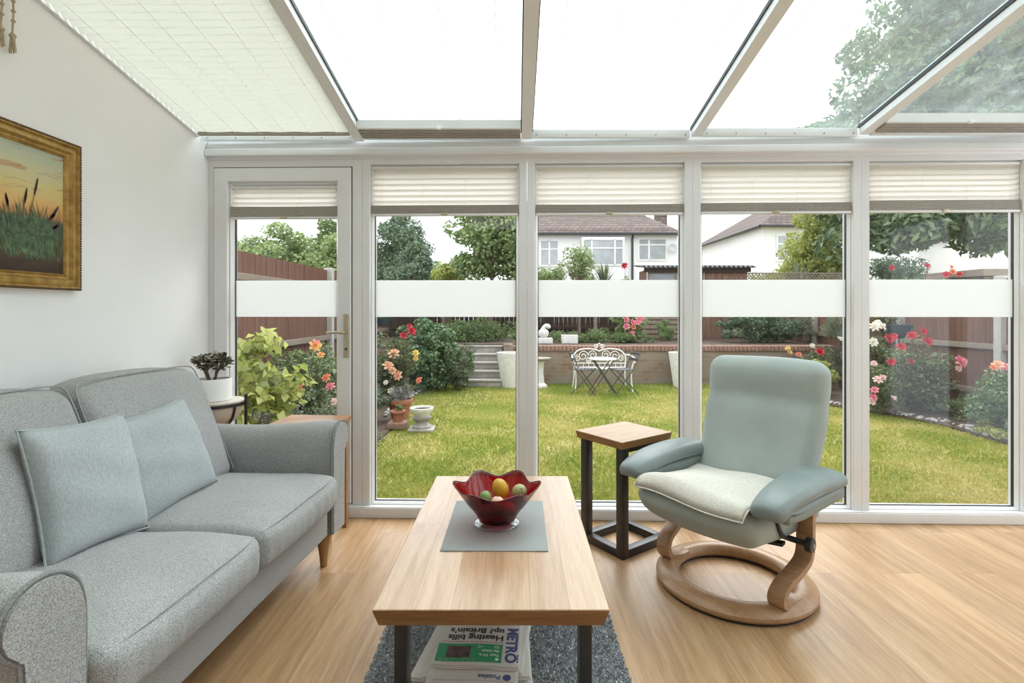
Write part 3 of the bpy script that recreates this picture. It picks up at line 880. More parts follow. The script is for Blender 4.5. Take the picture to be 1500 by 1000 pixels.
M['clear_glass'] = glassmat('clear_foot_glass', (0.86, 0.88, 0.90), 0, 0.12, 0.7)
M['rim_glass'] = plain('dark_ruby_rim', (0.10, 0.004, 0.008), 0.12, 0.1)
BC = Vector((-.070, 1.90, TZ + .004))
bowl = thing('glass_bowl', 'ruby red glass fruit bowl with a wavy rim and clear foot', 'bowl', BC)
def bowl_pt(a, t, off=0.0):
    """t 0 at the foot, 1 at the rim"""
    r0 = [(.066, .018), (.071, .030), (.088, .055), (.113, .085), (.135, .115), (.151, .140)]
    q = t * (len(r0) - 1); i = min(int(q), len(r0) - 2); f = q - i
    r = r0[i][0] * (1 - f) + r0[i + 1][0] * f; z = r0[i][1] * (1 - f) + r0[i + 1][1] * f
    wv = math.cos(6 * a)        # six folds, one dip facing the camera side
    k = t ** 2.2
    r *= 1 + .075 * k * wv; z += .011 * k * wv
    r += off
    return (r * math.cos(a) , r * math.sin(a), z)
na, nt_ = 120, 22
k = MB(); vs = []; fs = []
for off in (0.0, -.004):
    for j in range(nt_ + 1):
        for i in range(na): vs.append(bowl_pt(2 * PI * i / na, j / nt_, off))
for s_ in range(2):
    o_ = s_ * (nt_ + 1) * na
    for j in range(nt_):
        for i in range(na):
            q = (o_ + j * na + i, o_ + j * na + (i + 1) % na, o_ + (j + 1) * na + (i + 1) % na, o_ + (j + 1) * na + i)
            fs.append(q if s_ == 0 else q[::-1])
o_ = (nt_ + 1) * na
for i in range(na): fs.append((nt_ * na + i, nt_ * na + (i + 1) % na, o_ + nt_ * na + (i + 1) % na, o_ + nt_ * na + i))
fs.append(tuple(reversed(range(na)))); fs.append(tuple(o_ + i for i in range(na)))
k.add(vs, fs).build('bowl_body', M['red_glass'], bowl, angle=80, fix=False)
MB().tube([bowl_pt(2 * PI * i / na, 1, -.002) for i in range(na)], .0026, 7, closed=True).build('rim', M['rim_glass'], bowl)
MB().lathe([(.0001, 0), (.072, 0), (.082, .002), (.085, .007), (.080, .012), (.066, .016), (.060, .0175), (.0001, .0175)], 48).build('foot', M['clear_glass'], bowl)
def fruit(name, label, p, r, sc, col, rough, col2=None, rot=(0, 0, 0), sub=None):
    m, n, l, out = new_mat(name + '_skin'); b = n.new('ShaderNodeBsdfPrincipled')
    f = noise(n, l, coords(n, l), 18, 3); rr = ramp(n, l, f, [(0.35, col), (0.65, col2 or col)])
    l.new(rr.outputs[0], b.inputs['Base Color']); pset(b, rough=rough); l.new(b.outputs[0], out.inputs[0])
    o = tag(MB().ball((0, 0, 0), r, 24, 16, sc).build(name, m, loc=BC + Vector(p), rot=rot), label, 'fruit', 'fruit in the red bowl')
    ax = r * sc[2]
    MB().tube([(0, 0, ax * .97), (.001, 0, ax * 1.02), (.003, .001, ax * 1.10)], [.003, .0022, .0026], 7).build('stalk', M['leg_wood'], o)
    return o
fruit('mango', 'yellow mango on top of the fruit in the red bowl', (.012, .014, .122), .031, (1.25, .95, .95), (0.55, 0.36, 0.03), .35, (0.62, 0.30, 0.02), (0, R(70), R(8)))
fruit('peach', 'small pale pink peach at the front dip of the bowl rim', (.004, -.066, .098), .025, (1, 1, .95), (0.72, 0.42, 0.30), .55, (0.80, 0.55, 0.42))
fruit('lime', 'green lime half hidden behind the peach in the bowl', (-.040, -.028, .104), .024, (1, 1, 1.1), (0.14, 0.22, 0.05), .4, (0.20, 0.28, 0.08), (R(70), 0, 0))
fruit('pear', 'pale green pear by the far side of the bowl rim', (.082, .012, .112), .027, (1, 1, 1.15), (0.36, 0.36, 0.16), .45, (0.44, 0.42, 0.22), (R(50), R(20), 0))
fruit('red_apple', 'red apple low in the bowl, seen through the glass beside the lime', (-.048, -.012, .060), .027, (1, 1, .93), (0.60, 0.03, 0.02), .3, (0.70, 0.10, 0.04))
fruit('nectarine', 'orange red nectarine seen through the glass below the pear', (.044, -.018, .060), .027, (1, 1, .95), (0.70, 0.12, 0.02), .35, (0.75, 0.25, 0.05))
fruit('plum', 'dark red plum at the bottom of the bowl between the others', (.0, .040, .060), .025, (1, 1, 1), (0.25, 0.02, 0.05), .35, (0.32, 0.04, 0.07))
# ---------------------------------------------------------------- reclining armchair (local +x forward, +y towards the far glazed side)
ac = thing('armchair', 'mint grey reclining armchair on a bent wood ring base', 'armchair', (.985, 2.35, 0), R(218))
base = MB().lathe([(.243, .012), (.236, .022), (.238, .040), (.250, .056), (.268, .063), (.295, .061), (.322, .050), (.338, .034), (.339, .022), (.332, .012)], 72, close=False)
P_ = 10
base.add([], [])
for k_ in range(72): base.f.append((k_ * P_, k_ * P_ + P_ - 1, ((k_ + 1) % 72) * P_ + P_ - 1, ((k_ + 1) % 72) * P_)); base.fm.append(0)
ring = base.build('base_ring', M['bentwood'], ac)
pl = MB().lathe([(.246, .0), (.246, .014), (.326, .014), (.326, .0)], 72, close=False); n0 = 4
for k_ in range(72): pl.f.append((k_ * n0, k_ * n0 + 3, ((k_ + 1) % 72) * n0 + 3, ((k_ + 1) % 72) * n0)); pl.fm.append(0)
pl.build('plinth', M['plastic_black'], ring)
for s in (1, -1):
    path = smooth_path([(-.035, s * .295, .470), (-.035, s * .295, .36), (-.035, s * .294, .265), (-.015, s * .292, .212), (.050, s * .286, .178), (.118, s * .276, .150), (.150, s * .266, .108), (.128, s * .262, .068), (.06, s * .262, .052), (.0, s * .264, .050)], 7)
    k = MB(); vs = []; n = len(path); sec = [(-.5, -.42), (-.42, -.5), (.42, -.5), (.5, -.42), (.5, .42), (.42, .5), (-.42, .5), (-.5, .42)]
    for i, p in enumerate(path):
        t = (path[min(i + 1, n - 1)] - path[max(i - 1, 0)]); t.y = 0; t.normalize()
        nn = Vector((-t.z, 0, t.x))
        w = .066 if i < n * .6 else .066 + .012 * (i / n - .6)
        for a_, b_ in sec: vs.append(tuple(p + Vector((0, 1, 0)) * (a_ * w) + nn * (b_ * .030)))
    fs = []
    for i in range(n - 1):
        for j in range(8): fs.append((i * 8 + j, i * 8 + (j + 1) % 8, (i + 1) * 8 + (j + 1) % 8, (i + 1) * 8 + j))
    fs += [tuple(range(8)), tuple((n - 1) * 8 + j for j in range(8))]
    lg = k.add(vs, fs).build('leg', M['bentwood'], ac, angle=50)
    kn = MB().lathe([(.0001, 0), (.027, 0), (.0295, .003), (.0295, .020), (.0265, .025), (.012, .027), (.0001, .027)], 28)
    kn.xf(Matrix.Translation((.028, s * .325, .300)) @ Matrix.Rotation(R(-90 * s), 4, 'X')).build('tension_knob', M['plastic_black'], lg)
    MB().lathe([(.0001, 0), (.009, 0), (.009, .002), (.0001, .002)], 16).xf(Matrix.Translation((.028, s * .352, .300)) @ Matrix.Rotation(R(-90 * s), 4, 'X')).build('knob_cap', M['bundle'], lg)
    MB().tube([(.028, s * .235, .300), (.028, s * .325, .300)], .012, 12).build('pivot', M['plastic_black'], lg)
    MB().rbox(-.125, -.058, s * .295 - .016, s * .295 + .016, .365, .470, .008, 2).build('arm_bracket', M['bundle'], lg)
    MB().tube(smooth_path([(.175, s * .272, .45), (.170, s * .272, .40), (.13, s * .272, .345), (.07, s * .272, .312), (.028, s * .272, .300)], 5), .010, 8, rect=(.022, .012)).build('bracket', M['plastic_black'], lg)
MB().tube(smooth_path([(.06, -.25, .282), (.09, 0, .262), (.06, .25, .282)], 8), .010, 8, rect=(.04, .012)).build('cross_bar', M['plastic_black'], ac)

def seat_df(v):
    x, y, z = v[:, 0].copy(), v[:, 1].copy(), v[:, 2].copy()
    t = np.clip((.42 - z) / .15, 0, 1)                       # 1 at the underside
    x -= t ** 2 * np.clip((x - .05) / .33, 0, 1) * .085
    y = y * (1 - .06 * t ** 2)
    yc = y / .28
    x += np.clip((x - .2) / .18, 0, 1) * .022 * (1 - yc ** 2)
    z += np.clip((z - .36) / .08, 0, 1) * .02 * (1 - yc ** 2) + .028 * np.clip((x - .05) / .3, 0, 1) + wob(v, .003, 8)
    z += t * .02 * np.abs(yc) ** 2
    return np.stack([x, y, z], 1)
MB().rbox(-.22, .375, -.275, .275, .272, .428, .062, 5, 18, seat_df).build('seat', M['mint'], ac, angle=80)

def back_df(v):
    """upright cushion bent into the reclined back with a head roll"""
    x, y, z = v[:, 0].copy(), v[:, 1].copy(), v[:, 2].copy()
    t = np.clip((z - .40) / .60, 0, 1)
    yc = y / .27
    front = np.clip((x + .02) / .05, -1, 1) * .5 + .5
    y = y * (.95 + .11 * np.sin(np.clip(t * 1.6, 0, 1) * PI / 2) - .02 * np.exp(-((t - .68) / .07) ** 2) - .02 * np.clip((t - .9) / .1, 0, 1) ** 2)
    thick = .012 * np.sin(t * PI) + .030 * np.exp(-((t - .86) / .10) ** 2)
    x = x + front * thick * (1 - np.abs(yc) ** 3)
    x -= front * .018 * np.exp(-((t - .68) / .06) ** 2) * (1 - np.abs(yc) ** 4)    # dip under the head roll
    x -= .40 * t * .60 + .05 * np.sin(t * PI) * (1 - t)       # recline
    x += .05 * np.clip((t - .7) / .3, 0, 1) ** 1.5            # head comes forward again
    x += front * (1 - np.abs(yc).clip(0, 1)) * 0 + front * .032 * np.abs(yc) ** 2.6 * np.sin(np.clip(t, 0, 1) * PI)   # wings
    x += wob(v, .005, 7); z = z + .012 * t * (1 - yc ** 2) + wob(v, .003, 6) * t
    return np.stack([x, y, z], 1)
back = MB().rbox(-.13, -.005, -.27, .27, .375, 1.0, .060, 5, 30, back_df).build('backrest', M['mint'], ac, angle=80)
back.location = (-.045, 0, 0)
for s in (1, -1):
    def arm_df(v, s=s):
        x, y, z = v[:, 0].copy(), v[:, 1].copy(), v[:, 2].copy()
        t = np.clip((x + .17) / .50, 0, 1)                     # 0 at the back
        yc = (y - s * .315) / .085
        z += .014 * (1 - yc ** 2).clip(0, 1) * np.clip((z - .47) / .05, 0, 1)
        z += -.022 * t ** 2 + .012 * np.sin(t * PI) - .016 * np.clip((t - .80) / .2, 0, 1.2) ** 2 + wob(v, .003, 11)
        y = s * .315 + (y - s * .315) * (1.06 - .30 * t ** 2)
        x += np.clip((t - .8) / .2, 0, 1) * .02 * (1 - yc ** 2)
        return np.stack([x, y, z], 1)
    pad = MB().rbox(-.185, .345, s * .315 - .085, s * .315 + .085, .500, .556, .026, 4, 14, arm_df).build('armrest', M['mint_leather'], ac, angle=80)
    def low_df(v, s=s):
        x, y, z = v[:, 0].copy(), v[:, 1].copy(), v[:, 2].copy()
        t = np.clip((x + .17) / .50, 0, 1)
        z += -.022 * t ** 2 - .012 * np.clip((t - .80) / .2, 0, 1.2) ** 2
        x -= np.clip((.46 - z) / .07, 0, 1) * .04 * np.clip((t - .5) / .5, 0, 1)
        z = np.where(z < .48, z + .02 * np.clip((t - .7) / .3, 0, 1), z)
        y = s * .315 + (y - s * .315) * (1.06 - .30 * t ** 2)
        return np.stack([x, y, z], 1)
    MB().rbox(-.165, .305, s * .315 - .078, s * .315 + .078, .456, .518, .020, 3, 10, low_df).build('armrest_panel', M['mint_leather'], pad, angle=60)
    e = []
    for i in range(40):
        a = 2 * PI * i / 40
        x = .075 + .255 * math.copysign(abs(math.cos(a)) ** .45, math.cos(a)); t = min(1, max(0, (x + .17) / .5))
        wy = .082 * (1.06 - .30 * t ** 2)
        e.append((x, s * .315 + wy * math.copysign(abs(math.sin(a)) ** .6, math.sin(a)), .520 - .022 * t * t + .012 * math.sin(t * PI) - .016 * max(0, (t - .8) / .2) ** 2))
    MB().tube(e, .0035, 6, closed=True).build('piping', M['mint_leather'], pad)

# seat pad lying on the armchair
padt = thing('seat_pad', 'cream padded seat cushion lying on the mint armchair seat', 'cushion', (.985, 2.35, 0), R(218))
def spad(sg):
    def f(u, v):
        a, b = -1 + 2 * u, -1 + 2 * v
        x = .155 + .245 * b * (1 - .05 * (1 - a * a) * (1 if b < 0 else -.2)); y = .258 * a * (1 + .03 * b) * (1 - .035 * (1 - b * b))
        e = max(0.0, (1 - a ** 4) * (1 - b ** 4)) ** .5
        zb = .462 + .014 * (1 - (y / .28) ** 2) + .028 * max(0, min(1, (x - .05) / .3)) - .045 * max(0, (b - .72) / .28) ** 2 + .010 * math.cos(a * 3 + b * 2)
        zb += .02 * max(0, -b - .6)
        q = 1 - .055 * (a * a * b * b) ** 1.5
        x = .155 + (x - .155) * q; y *= q
        return (x, y, zb + sg * .021 * e + (.006 * math.sin(a * 4 + 1) * math.sin(b * 5) * e if sg > 0 else 0))
    return f
k = MB(); k.grid(spad(1), 28, 28); k.grid(spad(-1), 28, 28, True)
pc = k.build('cover', M['cream'], padt, angle=80)
bm = bmesh.new(); bm.from_mesh(pc.data); bmesh.ops.remove_doubles(bm, verts=bm.verts, dist=.0004); bmesh.ops.recalc_face_normals(bm, faces=bm.faces); bm.to_mesh(pc.data); bm.free()
f0 = spad(0); ed = [f0(i / 24, 0) for i in range(24)] + [f0(1, i / 24) for i in range(24)] + [f0(1 - i / 24, 1) for i in range(24)] + [f0(0, 1 - i / 24) for i in range(24)]
MB().tube(ed, .0028, 6, closed=True).build('piping', M['cream'], padt)

# ---------------------------------------------------------------- C shaped side table
M['side_top'] = wood('side_oak', (0.34, 0.19, 0.085), (0.45, 0.27, 0.135), (0.55, 0.36, 0.20), 'x', 20, 0.42, 0.9)
st = thing('side_table', 'small oak topped side table on a black square steel frame beside the armchair', 'table', (.575, 2.780, 0), R(36))
a, b = .193, .166
k = MB(); k.add([(-a, -b, .59 - .002), (a, -b, .588), (a, b, .588), (-a, b, .588), (-a + .002, -b + .002, .59), (a - .002, -b + .002, .59), (a - .002, b - .002, .59), (-a + .002, b - .002, .59)],
                [(4, 5, 6, 7)] + [(i, (i + 1) % 4, 4 + (i + 1) % 4, 4 + i) for i in range(4)])
k.cur = 1
k.add([(-a + .006, -b + .006, .552), (a - .006, -b + .006, .552), (a - .006, b - .006, .552), (-a + .006, b - .006, .552), (-a, -b, .588), (a, -b, .588), (a, b, .588), (-a, b, .588)],
      [(3, 2, 1, 0)] + [(i, (i + 1) % 4, 4 + (i + 1) % 4, 4 + i) for i in range(4)])
k.build('tabletop', [M['side_top'], M['oak_edge']], st, smooth=False)
a2, b2, w = .170, .150, .045
for s in (-1, 1):
    MB().rbox(-a2, -a2 + w, s * (b2 - w / 2) - w / 2, s * (b2 - w / 2) + w / 2, 0, .552, .003, 1).build('leg', M['steel'], st)
k = MB()
for z0, z1 in ((.002, .042),):
    k.rbox(-a2 + w, a2, b2 - w, b2, z0, z1, .003, 1); k.rbox(-a2 + w, a2, -b2, -b2 + w, z0, z1, .003, 1)
    k.rbox(a2 - w, a2, -b2 + w, b2 - w, z0, z1, .003, 1); k.rbox(-a2, -a2 + w, -b2 + w, b2 - w, z0, z1, .003, 1)
k.build('base_frame', M['steel'], st)
k = MB()
k.rbox(-a2 + w, a2, b2 - w, b2, .527, .552, .003, 1); k.rbox(-a2 + w, a2, -b2, -b2 + w, .527, .552, .003, 1)
k.rbox(a2 - w, a2, -b2 + w, b2 - w, .527, .552, .003, 1)
k.build('top_frame', M['steel'], st)

# ---------------------------------------------------------------- table tucked between sofa arm and door
M['red_wood'] = wood('reddish_wood', (0.33, 0.15, 0.06), (0.42, 0.21, 0.09), (0.50, 0.27, 0.13), 'x', 18, 0.4)
et = thing('end_table', 'low reddish wood table behind the far sofa arm by the glass door', 'table', (-1.135, 2.865, 0), R(-4))
MB().rbox(-.178, .178, -.135, .135, .606, .632, .004, 1).build('tabletop', M['red_wood'], et)
for sx in (-1, 1):
    for sy in (-1, 1):
        MB().rbox(sx * .15 - .014, sx * .15 + .014, sy * .11 - .014, sy * .11 + .014, 0, .606, .003, 1).build('leg', M['red_wood'], et)

# ---------------------------------------------------------------- plant stand, pot, succulent
M['metal_blk'] = plain('black_iron', (0.016, 0.014, 0.013), 0.45)
M['bowl_beige'] = plain('beige_stoneware', (0.60, 0.48, 0.38), 0.5, 0.05, 20)
M['stone_top'] = plain('pale_stone_disc', (0.62, 0.56, 0.51), 0.35, 0.05, 30)
M['pot_white'] = plain('matt_white_ceramic', (0.86, 0.86, 0.84), 0.5, 0.02)
M['soil'] = plain('potting_soil', (0.045, 0.032, 0.022), 0.95, 0.5, 80)
ps = thing('plant_stand', 'black iron plant stand holding a beige bowl under a round disc', 'plant stand', (-1.655, 2.86, 0))
ZT = .742
MB().lathe([(.0001, -.014), (.138, -.014), (.142, -.009), (.142, -.003), (.139, 0), (.0001, 0)], 48, (0, 0, ZT)).build('disc', M['stone_top'], ps)
MB().lathe([(.135, -.016), (.132, -.05), (.120, -.085), (.098, -.115), (.065, -.132), (.0001, -.137)], 48, (0, 0, ZT), False).build('bowl', M['bowl_beige'], ps)
MB().tube([(.1425 * math.cos(2 * PI * i / 48), .1425 * math.sin(2 * PI * i / 48), ZT - .022) for i in range(48)], .007, 8, closed=True, rect=(.006, .014)).build('ring', M['metal_blk'], ps)
for i in range(4):
    an = PI * 2 * i / 4 + R(-20)
    c_, s_ = math.cos(an), math.sin(an)
    MB().tube([(r_ * c_, r_ * s_, ZT + z_) for r_, z_ in ((.142, -.022), (.137, -.052), (.126, -.087), (.104, -.120), (.070, -.139), (.03, -.1435), (0, -.144))], .006, 6, rect=(.014, .005)).build('strap', M['metal_blk'], ps)
for i in range(4):
    an = PI * 2 * i / 4 + R(8)
    c_, s_ = math.cos(an), math.sin(an)
    MB().tube([(.156 * c_, .156 * s_, 0), (.156 * c_, .156 * s_, ZT + .03)], .0085, 10).build('leg', M['metal_blk'], ps)
pot = thing('potted_succulent', 'small jade plant in a white cylinder pot on the black stand', 'plant', (-1.672, 2.855, ZT + .0005))
MB().lathe([(.0001, 0), (.092, 0), (.096, .004), (.0965, .118), (.0945, .121), (.090, .119), (.090, .100), (.0001, .100)], 48).build('pot', M['pot_white'], pot)
MB().lathe([(.0001, .104), (.0885, .101)], 32, close=False).build('soil', M['soil'], pot)
M['jade'] = leafmat('jade_leaf', (0.08, 0.072, 0.055), (0.30, 0.28, 0.20), 0.05)
rj = random.Random(11); stems = MB(); LP = []; LN = []
def twig(p, d, L, r, depth):
    q = p + d * L
    stems.tube([p, p + d * L * .5 + Vector((rj.uniform(-.004, .004), rj.uniform(-.004, .004), .003)), q], [r, r * .85, r * .7], 6)
    if depth == 0 or depth == 1:
        for _ in range(9 if depth == 0 else 5):
            a_ = rj.uniform(0, 2 * PI); e_ = rj.uniform(-.4, .9)
            dv = Vector((math.cos(a_) * math.cos(e_), math.sin(a_) * math.cos(e_), math.sin(e_)))
            LP.append((q - d * rj.uniform(0, L * .7), dv))
    if depth > 0:
        for _ in range(3):
            nd = (d + Vector((rj.uniform(-.9, .9), rj.uniform(-.9, .9), rj.uniform(-.15, .6)))).normalized()
            twig(q, nd, L * rj.uniform(.6, .85), r * .68, depth - 1)
for (dx, dy) in ((-.32, .05), (.28, -.15), (.0, .25), (-.05, -.25)):
    twig(Vector((dx * .06, dy * .06, .10)), Vector((dx * 1.5, dy * 1.5, 1)).normalized(), .068, .0080, 2)
stems.build('stems', plain('jade_bark', (0.14, 0.10, 0.075), 0.8, 0.2, 60), pot)
lv = MB(); tones = []
for p, d in LP:
    up = Vector((0, 0, 1)); s_ = d.cross(up); s_ = s_.normalized() if s_.length > .01 else Vector((1, 0, 0)); nn = s_.cross(d).normalized()
    L = rj.uniform(.028, .042); w_ = L * .30; th = .0035
    vs = [p, p + d * L * .35 + s_ * w_ * .8, p + d * L * .75 + s_ * w_, p + d * L, p + d * L * .75 - s_ * w_, p + d * L * .35 - s_ * w_ * .8, p + d * L * .6 + nn * th, p + d * L * .6 - nn * th]
    lv.add(vs, [(i, (i + 1) % 6, 6) for i in range(6)] + [((i + 1) % 6, i, 7) for i in range(6)]); tones += [rj.random()] * 12
jl = lv.build('leaves', M['jade'], pot, fix=False, angle=60)
jl.data.attributes.new('tone', 'FLOAT', 'FACE').data.foreach_set('value', tones)

# ---------------------------------------------------------------- framed painting on the plaster wall
def gold():
    m, n, l, out = new_mat('aged_gold_leaf'); b = n.new('ShaderNodeBsdfPrincipled')
    f = noise(n, l, coords(n, l), 30, 4); r = ramp(n, l, f, [(0.3, (0.30, 0.17, 0.05)), (0.6, (0.50, 0.32, 0.10)), (0.8, (0.60, 0.42, 0.17))])
    l.new(r.outputs[0], b.inputs['Base Color']); pset(b, rough=0.38, metal=0.55); l.new(b.outputs[0], out.inputs[0])
    return m
M['gold'] = gold()
M['gold_dark'] = plain('dark_gilt_edge', (0.12, 0.065, 0.025), 0.5, 0.3, 60, metal=0.3)
def seascape():
    m, n, l, out = new_mat('oil_seascape'); b = n.new('ShaderNodeBsdfPrincipled')
    tc = n.new('ShaderNodeTexCoord'); sep = n.new('ShaderNodeSeparateXYZ'); l.new(tc.outputs['Object'], sep.inputs[0])
    f = noise(n, l, coords(n, l, (1, .8, 3.2)), 6, 4, .6, .5)
    ad = n.new('ShaderNodeMath'); ad.operation = 'MULTIPLY_ADD'; ad.inputs[1].default_value = .10; l.new(f, ad.inputs[0])
    sb = n.new('ShaderNodeMath'); sb.operation = 'ADD'; sb.inputs[1].default_value = -.05; l.new(sep.outputs['Z'], sb.inputs[0]); l.new(sb.outputs[0], ad.inputs[2])
    dv = n.new('ShaderNodeMath'); dv.operation = 'DIVIDE'; dv.inputs[1].default_value = .485; l.new(ad.outputs[0], dv.inputs[0])
    sky = ramp(n, l, dv.outputs[0], [(0.0, (0.045, 0.030, 0.022)), (0.16, (0.10, 0.065, 0.045)), (0.27, (0.20, 0.13, 0.085)), (0.36, (0.055, 0.10, 0.095)), (0.42, (0.15, 0.13, 0.10)),
                                      (0.455, (0.60, 0.26, 0.10)), (0.56, (0.70, 0.44, 0.16)), (0.70, (0.64, 0.53, 0.24)), (0.84, (0.55, 0.53, 0.34)), (1.0, (0.42, 0.48, 0.38))])
    cl = noise(n, l, coords(n, l, (1, .9, 4.0)), 7, 5, .6, .8)
    cr = ramp(n, l, cl, [(0.54, (0, 0, 0)), (0.66, (1, 1, 1))])
    up = ramp(n, l, dv.outputs[0], [(0.55, (0, 0, 0)), (0.75, (1, 1, 1))])
    mk = mix_rgb(n, l, 1.0, cr.outputs[0], up.outputs[0], 'MULTIPLY')
    c = mix_rgb(n, l, mk, sky.outputs[0], (0.42, 0.22, 0.12))
    l.new(c, b.inputs['Base Color']); pset(b, rough=0.55, spec=0.3)
    l.new(bump(n, l, noise(n, l, coords(n, l), 120, 3), .25, .001), b.inputs['Normal'])
    l.new(b.outputs[0], out.inputs[0])
    return m
pa = thing('framed_painting', 'gilt framed oil painting of dune grass and sea at sunset', 'painting', (WX, 1.31, 1.318))
PW, PH = .88, .605
def tox(mb): mb.v = [(p[1], p[0], p[2]) for p in mb.v]; return mb
tox(MB().frame(0, PW, 0, PH, [(0, .001), (0, .016), (.006, .030), (.012, .031), (.017, .022), (.023, .027), (.038, .030), (.047, .017), (.053, .015), (.058, .019), (.063, .013), (.066, .006), (.066, .001)])).build('frame', M['gold'], pa, angle=30)
bead = MB()
for (x0, z0, x1, z1) in ((0, .003, PW, .003), (PW - .003, 0, PW - .003, PH), (0, PH - .003, PW, PH - .003), (.003, 0, .003, PH)):
    L = math.hypot(x1 - x0, z1 - z0); n = int(L / .010)
    for i in range(n):
        t = (i + .5) / n; bead.ball((.029, x0 + (x1 - x0) * t, z0 + (z1 - z0) * t), .0052, 6, 4)
bead.build('beaded_edge', M['gold_dark'], pa)
cv = MB().rbox(.002, .009, .060, PW - .060, .060, PH - .060, .001, 1).build('canvas', seascape(), pa)
cv.data.transform(Matrix.Translation((0, 0, -.060))); cv.location = (0, 0, .060)
rp = random.Random(4); gr = MB(); fl = gr
for i in range(420):
    x0 = .55 + rp.gauss(.13, .085); z0 = rp.uniform(.03, .13)
    if not .42 < x0 < .81: continue
    h = rp.uniform(.06, .17) * (1 - abs(x0 - .68) * 1.2); lean = rp.uniform(-.05, .05)
    x1 = min(.814, max(.41, x0 + lean))
    q = .00915 + i * 3.2e-6
    gr.add([(q, x0 - .0018, z0 + .08), (q, x0 + .0018, z0 + .08), (q, (x0 + x1) / 2 + .001, z0 + h * .6 + .08), (q, x1, z0 + h + .08)], [(0, 1, 2), (0, 2, 3)])
for (x0, z0, x1, z1) in ((.60, .22, .575, .335), (.63, .22, .655, .37), (.66, .24, .70, .42), (.69, .22, .775, .30), (.70, .20, .79, .33), (.58, .2, .53, .28), (.72, .2, .79, .26)):
    gr.add([(.0107, x0, z0), (.0107, x0 + .003, z0), (.0107, x1 + .0012, z1), (.0107, x1, z1)], [(0, 1, 2, 3)])
    dx, dz = x1 - x0, z1 - z0; L = math.hypot(dx, dz); gr.cur = 1
    for t in (.70, .76, .82, .88, .94, 1.0):
        cx, cz = x0 + dx * t, z0 + dz * t; w_ = .008 * (1.25 - abs(t - .82) * 3)
        fl.add([(.0109, cx - w_ * .6, cz), (.0109, cx + .001, cz - .010), (.0109, cx + w_ * .7, cz + .003), (.0109, cx + .002, cz + .012)], [(0, 1, 2, 3)])
gr.build('painted_grass', [plain('painted_green', (0.09, 0.15, 0.075), 0.6, 0.55, 50), plain('painted_umber', (0.10, 0.065, 0.05), 0.6)], pa, smooth=False, fix=False)

# knotted wall hanging, mostly beyond the frame
M['jute'] = fabric('natural_jute', (0.38, 0.31, 0.20), (0.62, 0.54, 0.40), 200, (1, 1, .2), .4)
wh = thing('wall_hanging', 'natural knotted cord wall hanging with tassels high on the white wall', 'wall hanging', (WX + .02, 1.66, 2.42))
MB().tube([(0, -.26, 0), (0, .26, 0)], .008, 10).build('dowel', M['leg_wood'], wh)
rm = random.Random(8)
for i in range(12):
    y = -.235 + .47 * i / 11; L = .11 + .07 * abs(math.cos((y + .235) / .47 * PI))
    k = MB(); k.tube([(.004, y, -.002), (.006, y + .004, -L * .5), (.005, y, -L)], [.0035] * 3, 6)
    for j in range(4): k.ball((.006, y + .003, -.02 - j * L / 5), .0075, 8, 6)
    cd = k.build('cord', M['jute'], wh)
    t = MB(); t.ball((.006, y, -L - .004), .011, 10, 6)
    for q in range(9):
        a_ = q / 9 * 2 * PI
        t.tube([(.006 + .005 * math.cos(a_), y + .005 * math.sin(a_), -L - .008), (.006 + .009 * math.cos(a_), y + .010 * math.sin(a_), -L - .06 - rm.uniform(0, .012))], .0022, 5)
    t.build('tassel', M['jute'], cd)

# ---------------------------------------------------------------- newspapers under the coffee table
M['paper'] = plain('newsprint', (0.66, 0.65, 0.61), 0.85, 0.05, 40)
M['ink'] = plain('black_ink', (0.045, 0.045, 0.05), 0.8)
M['ink_grey'] = plain('grey_ink', (0.30, 0.30, 0.31), 0.85)
M['ink_blue'] = plain('navy_ink', (0.075, 0.10, 0.27), 0.7)
M['ink_red'] = plain('magenta_ink', (0.45, 0.06, 0.13), 0.7)
M['ink_green'] = plain('green_ink', (0.045, 0.33, 0.15), 0.7)
M['ink_photo'] = plain('dark_photo_print', (0.09, 0.05, 0.045), 0.6, 0.7, 60)
M['ink_white'] = plain('white_print', (0.85, 0.88, 0.84), 0.7)
M['ink_tan'] = plain('tan_print', (0.50, 0.36, 0.22), 0.7)
def sag(x, y, L, amp): return -amp * max(0.0, (y / (L / 2))) ** 3
def text_mesh(body, size, x, y, rot=0, bold=.0, align='LEFT', sx=1.0):
    cu = bpy.data.curves.new('lettering', 'FONT'); cu.body = body; cu.size = size; cu.align_x = align; cu.offset = bold; cu.resolution_u = 3
    o = bpy.data.objects.new('lettering', cu); C.objects.link(o)
    dg = bpy.context.evaluated_depsgraph_get(); me = bpy.data.meshes.new_from_object(o.evaluated_get(dg))
    vs = [(v.co.x * sx, v.co.y) for v in me.vertices]; fs = [tuple(p.vertices) for p in me.polygons]
    bpy.data.objects.remove(o); bpy.data.curves.remove(cu); bpy.data.meshes.remove(me)
    c_, s_ = math.cos(rot), math.sin(rot)
    return [(x + a_ * c_ - b_ * s_, y + a_ * s_ + b_ * c_) for a_, b_ in vs], fs
NW, NL, NT = .285, .36, .0105
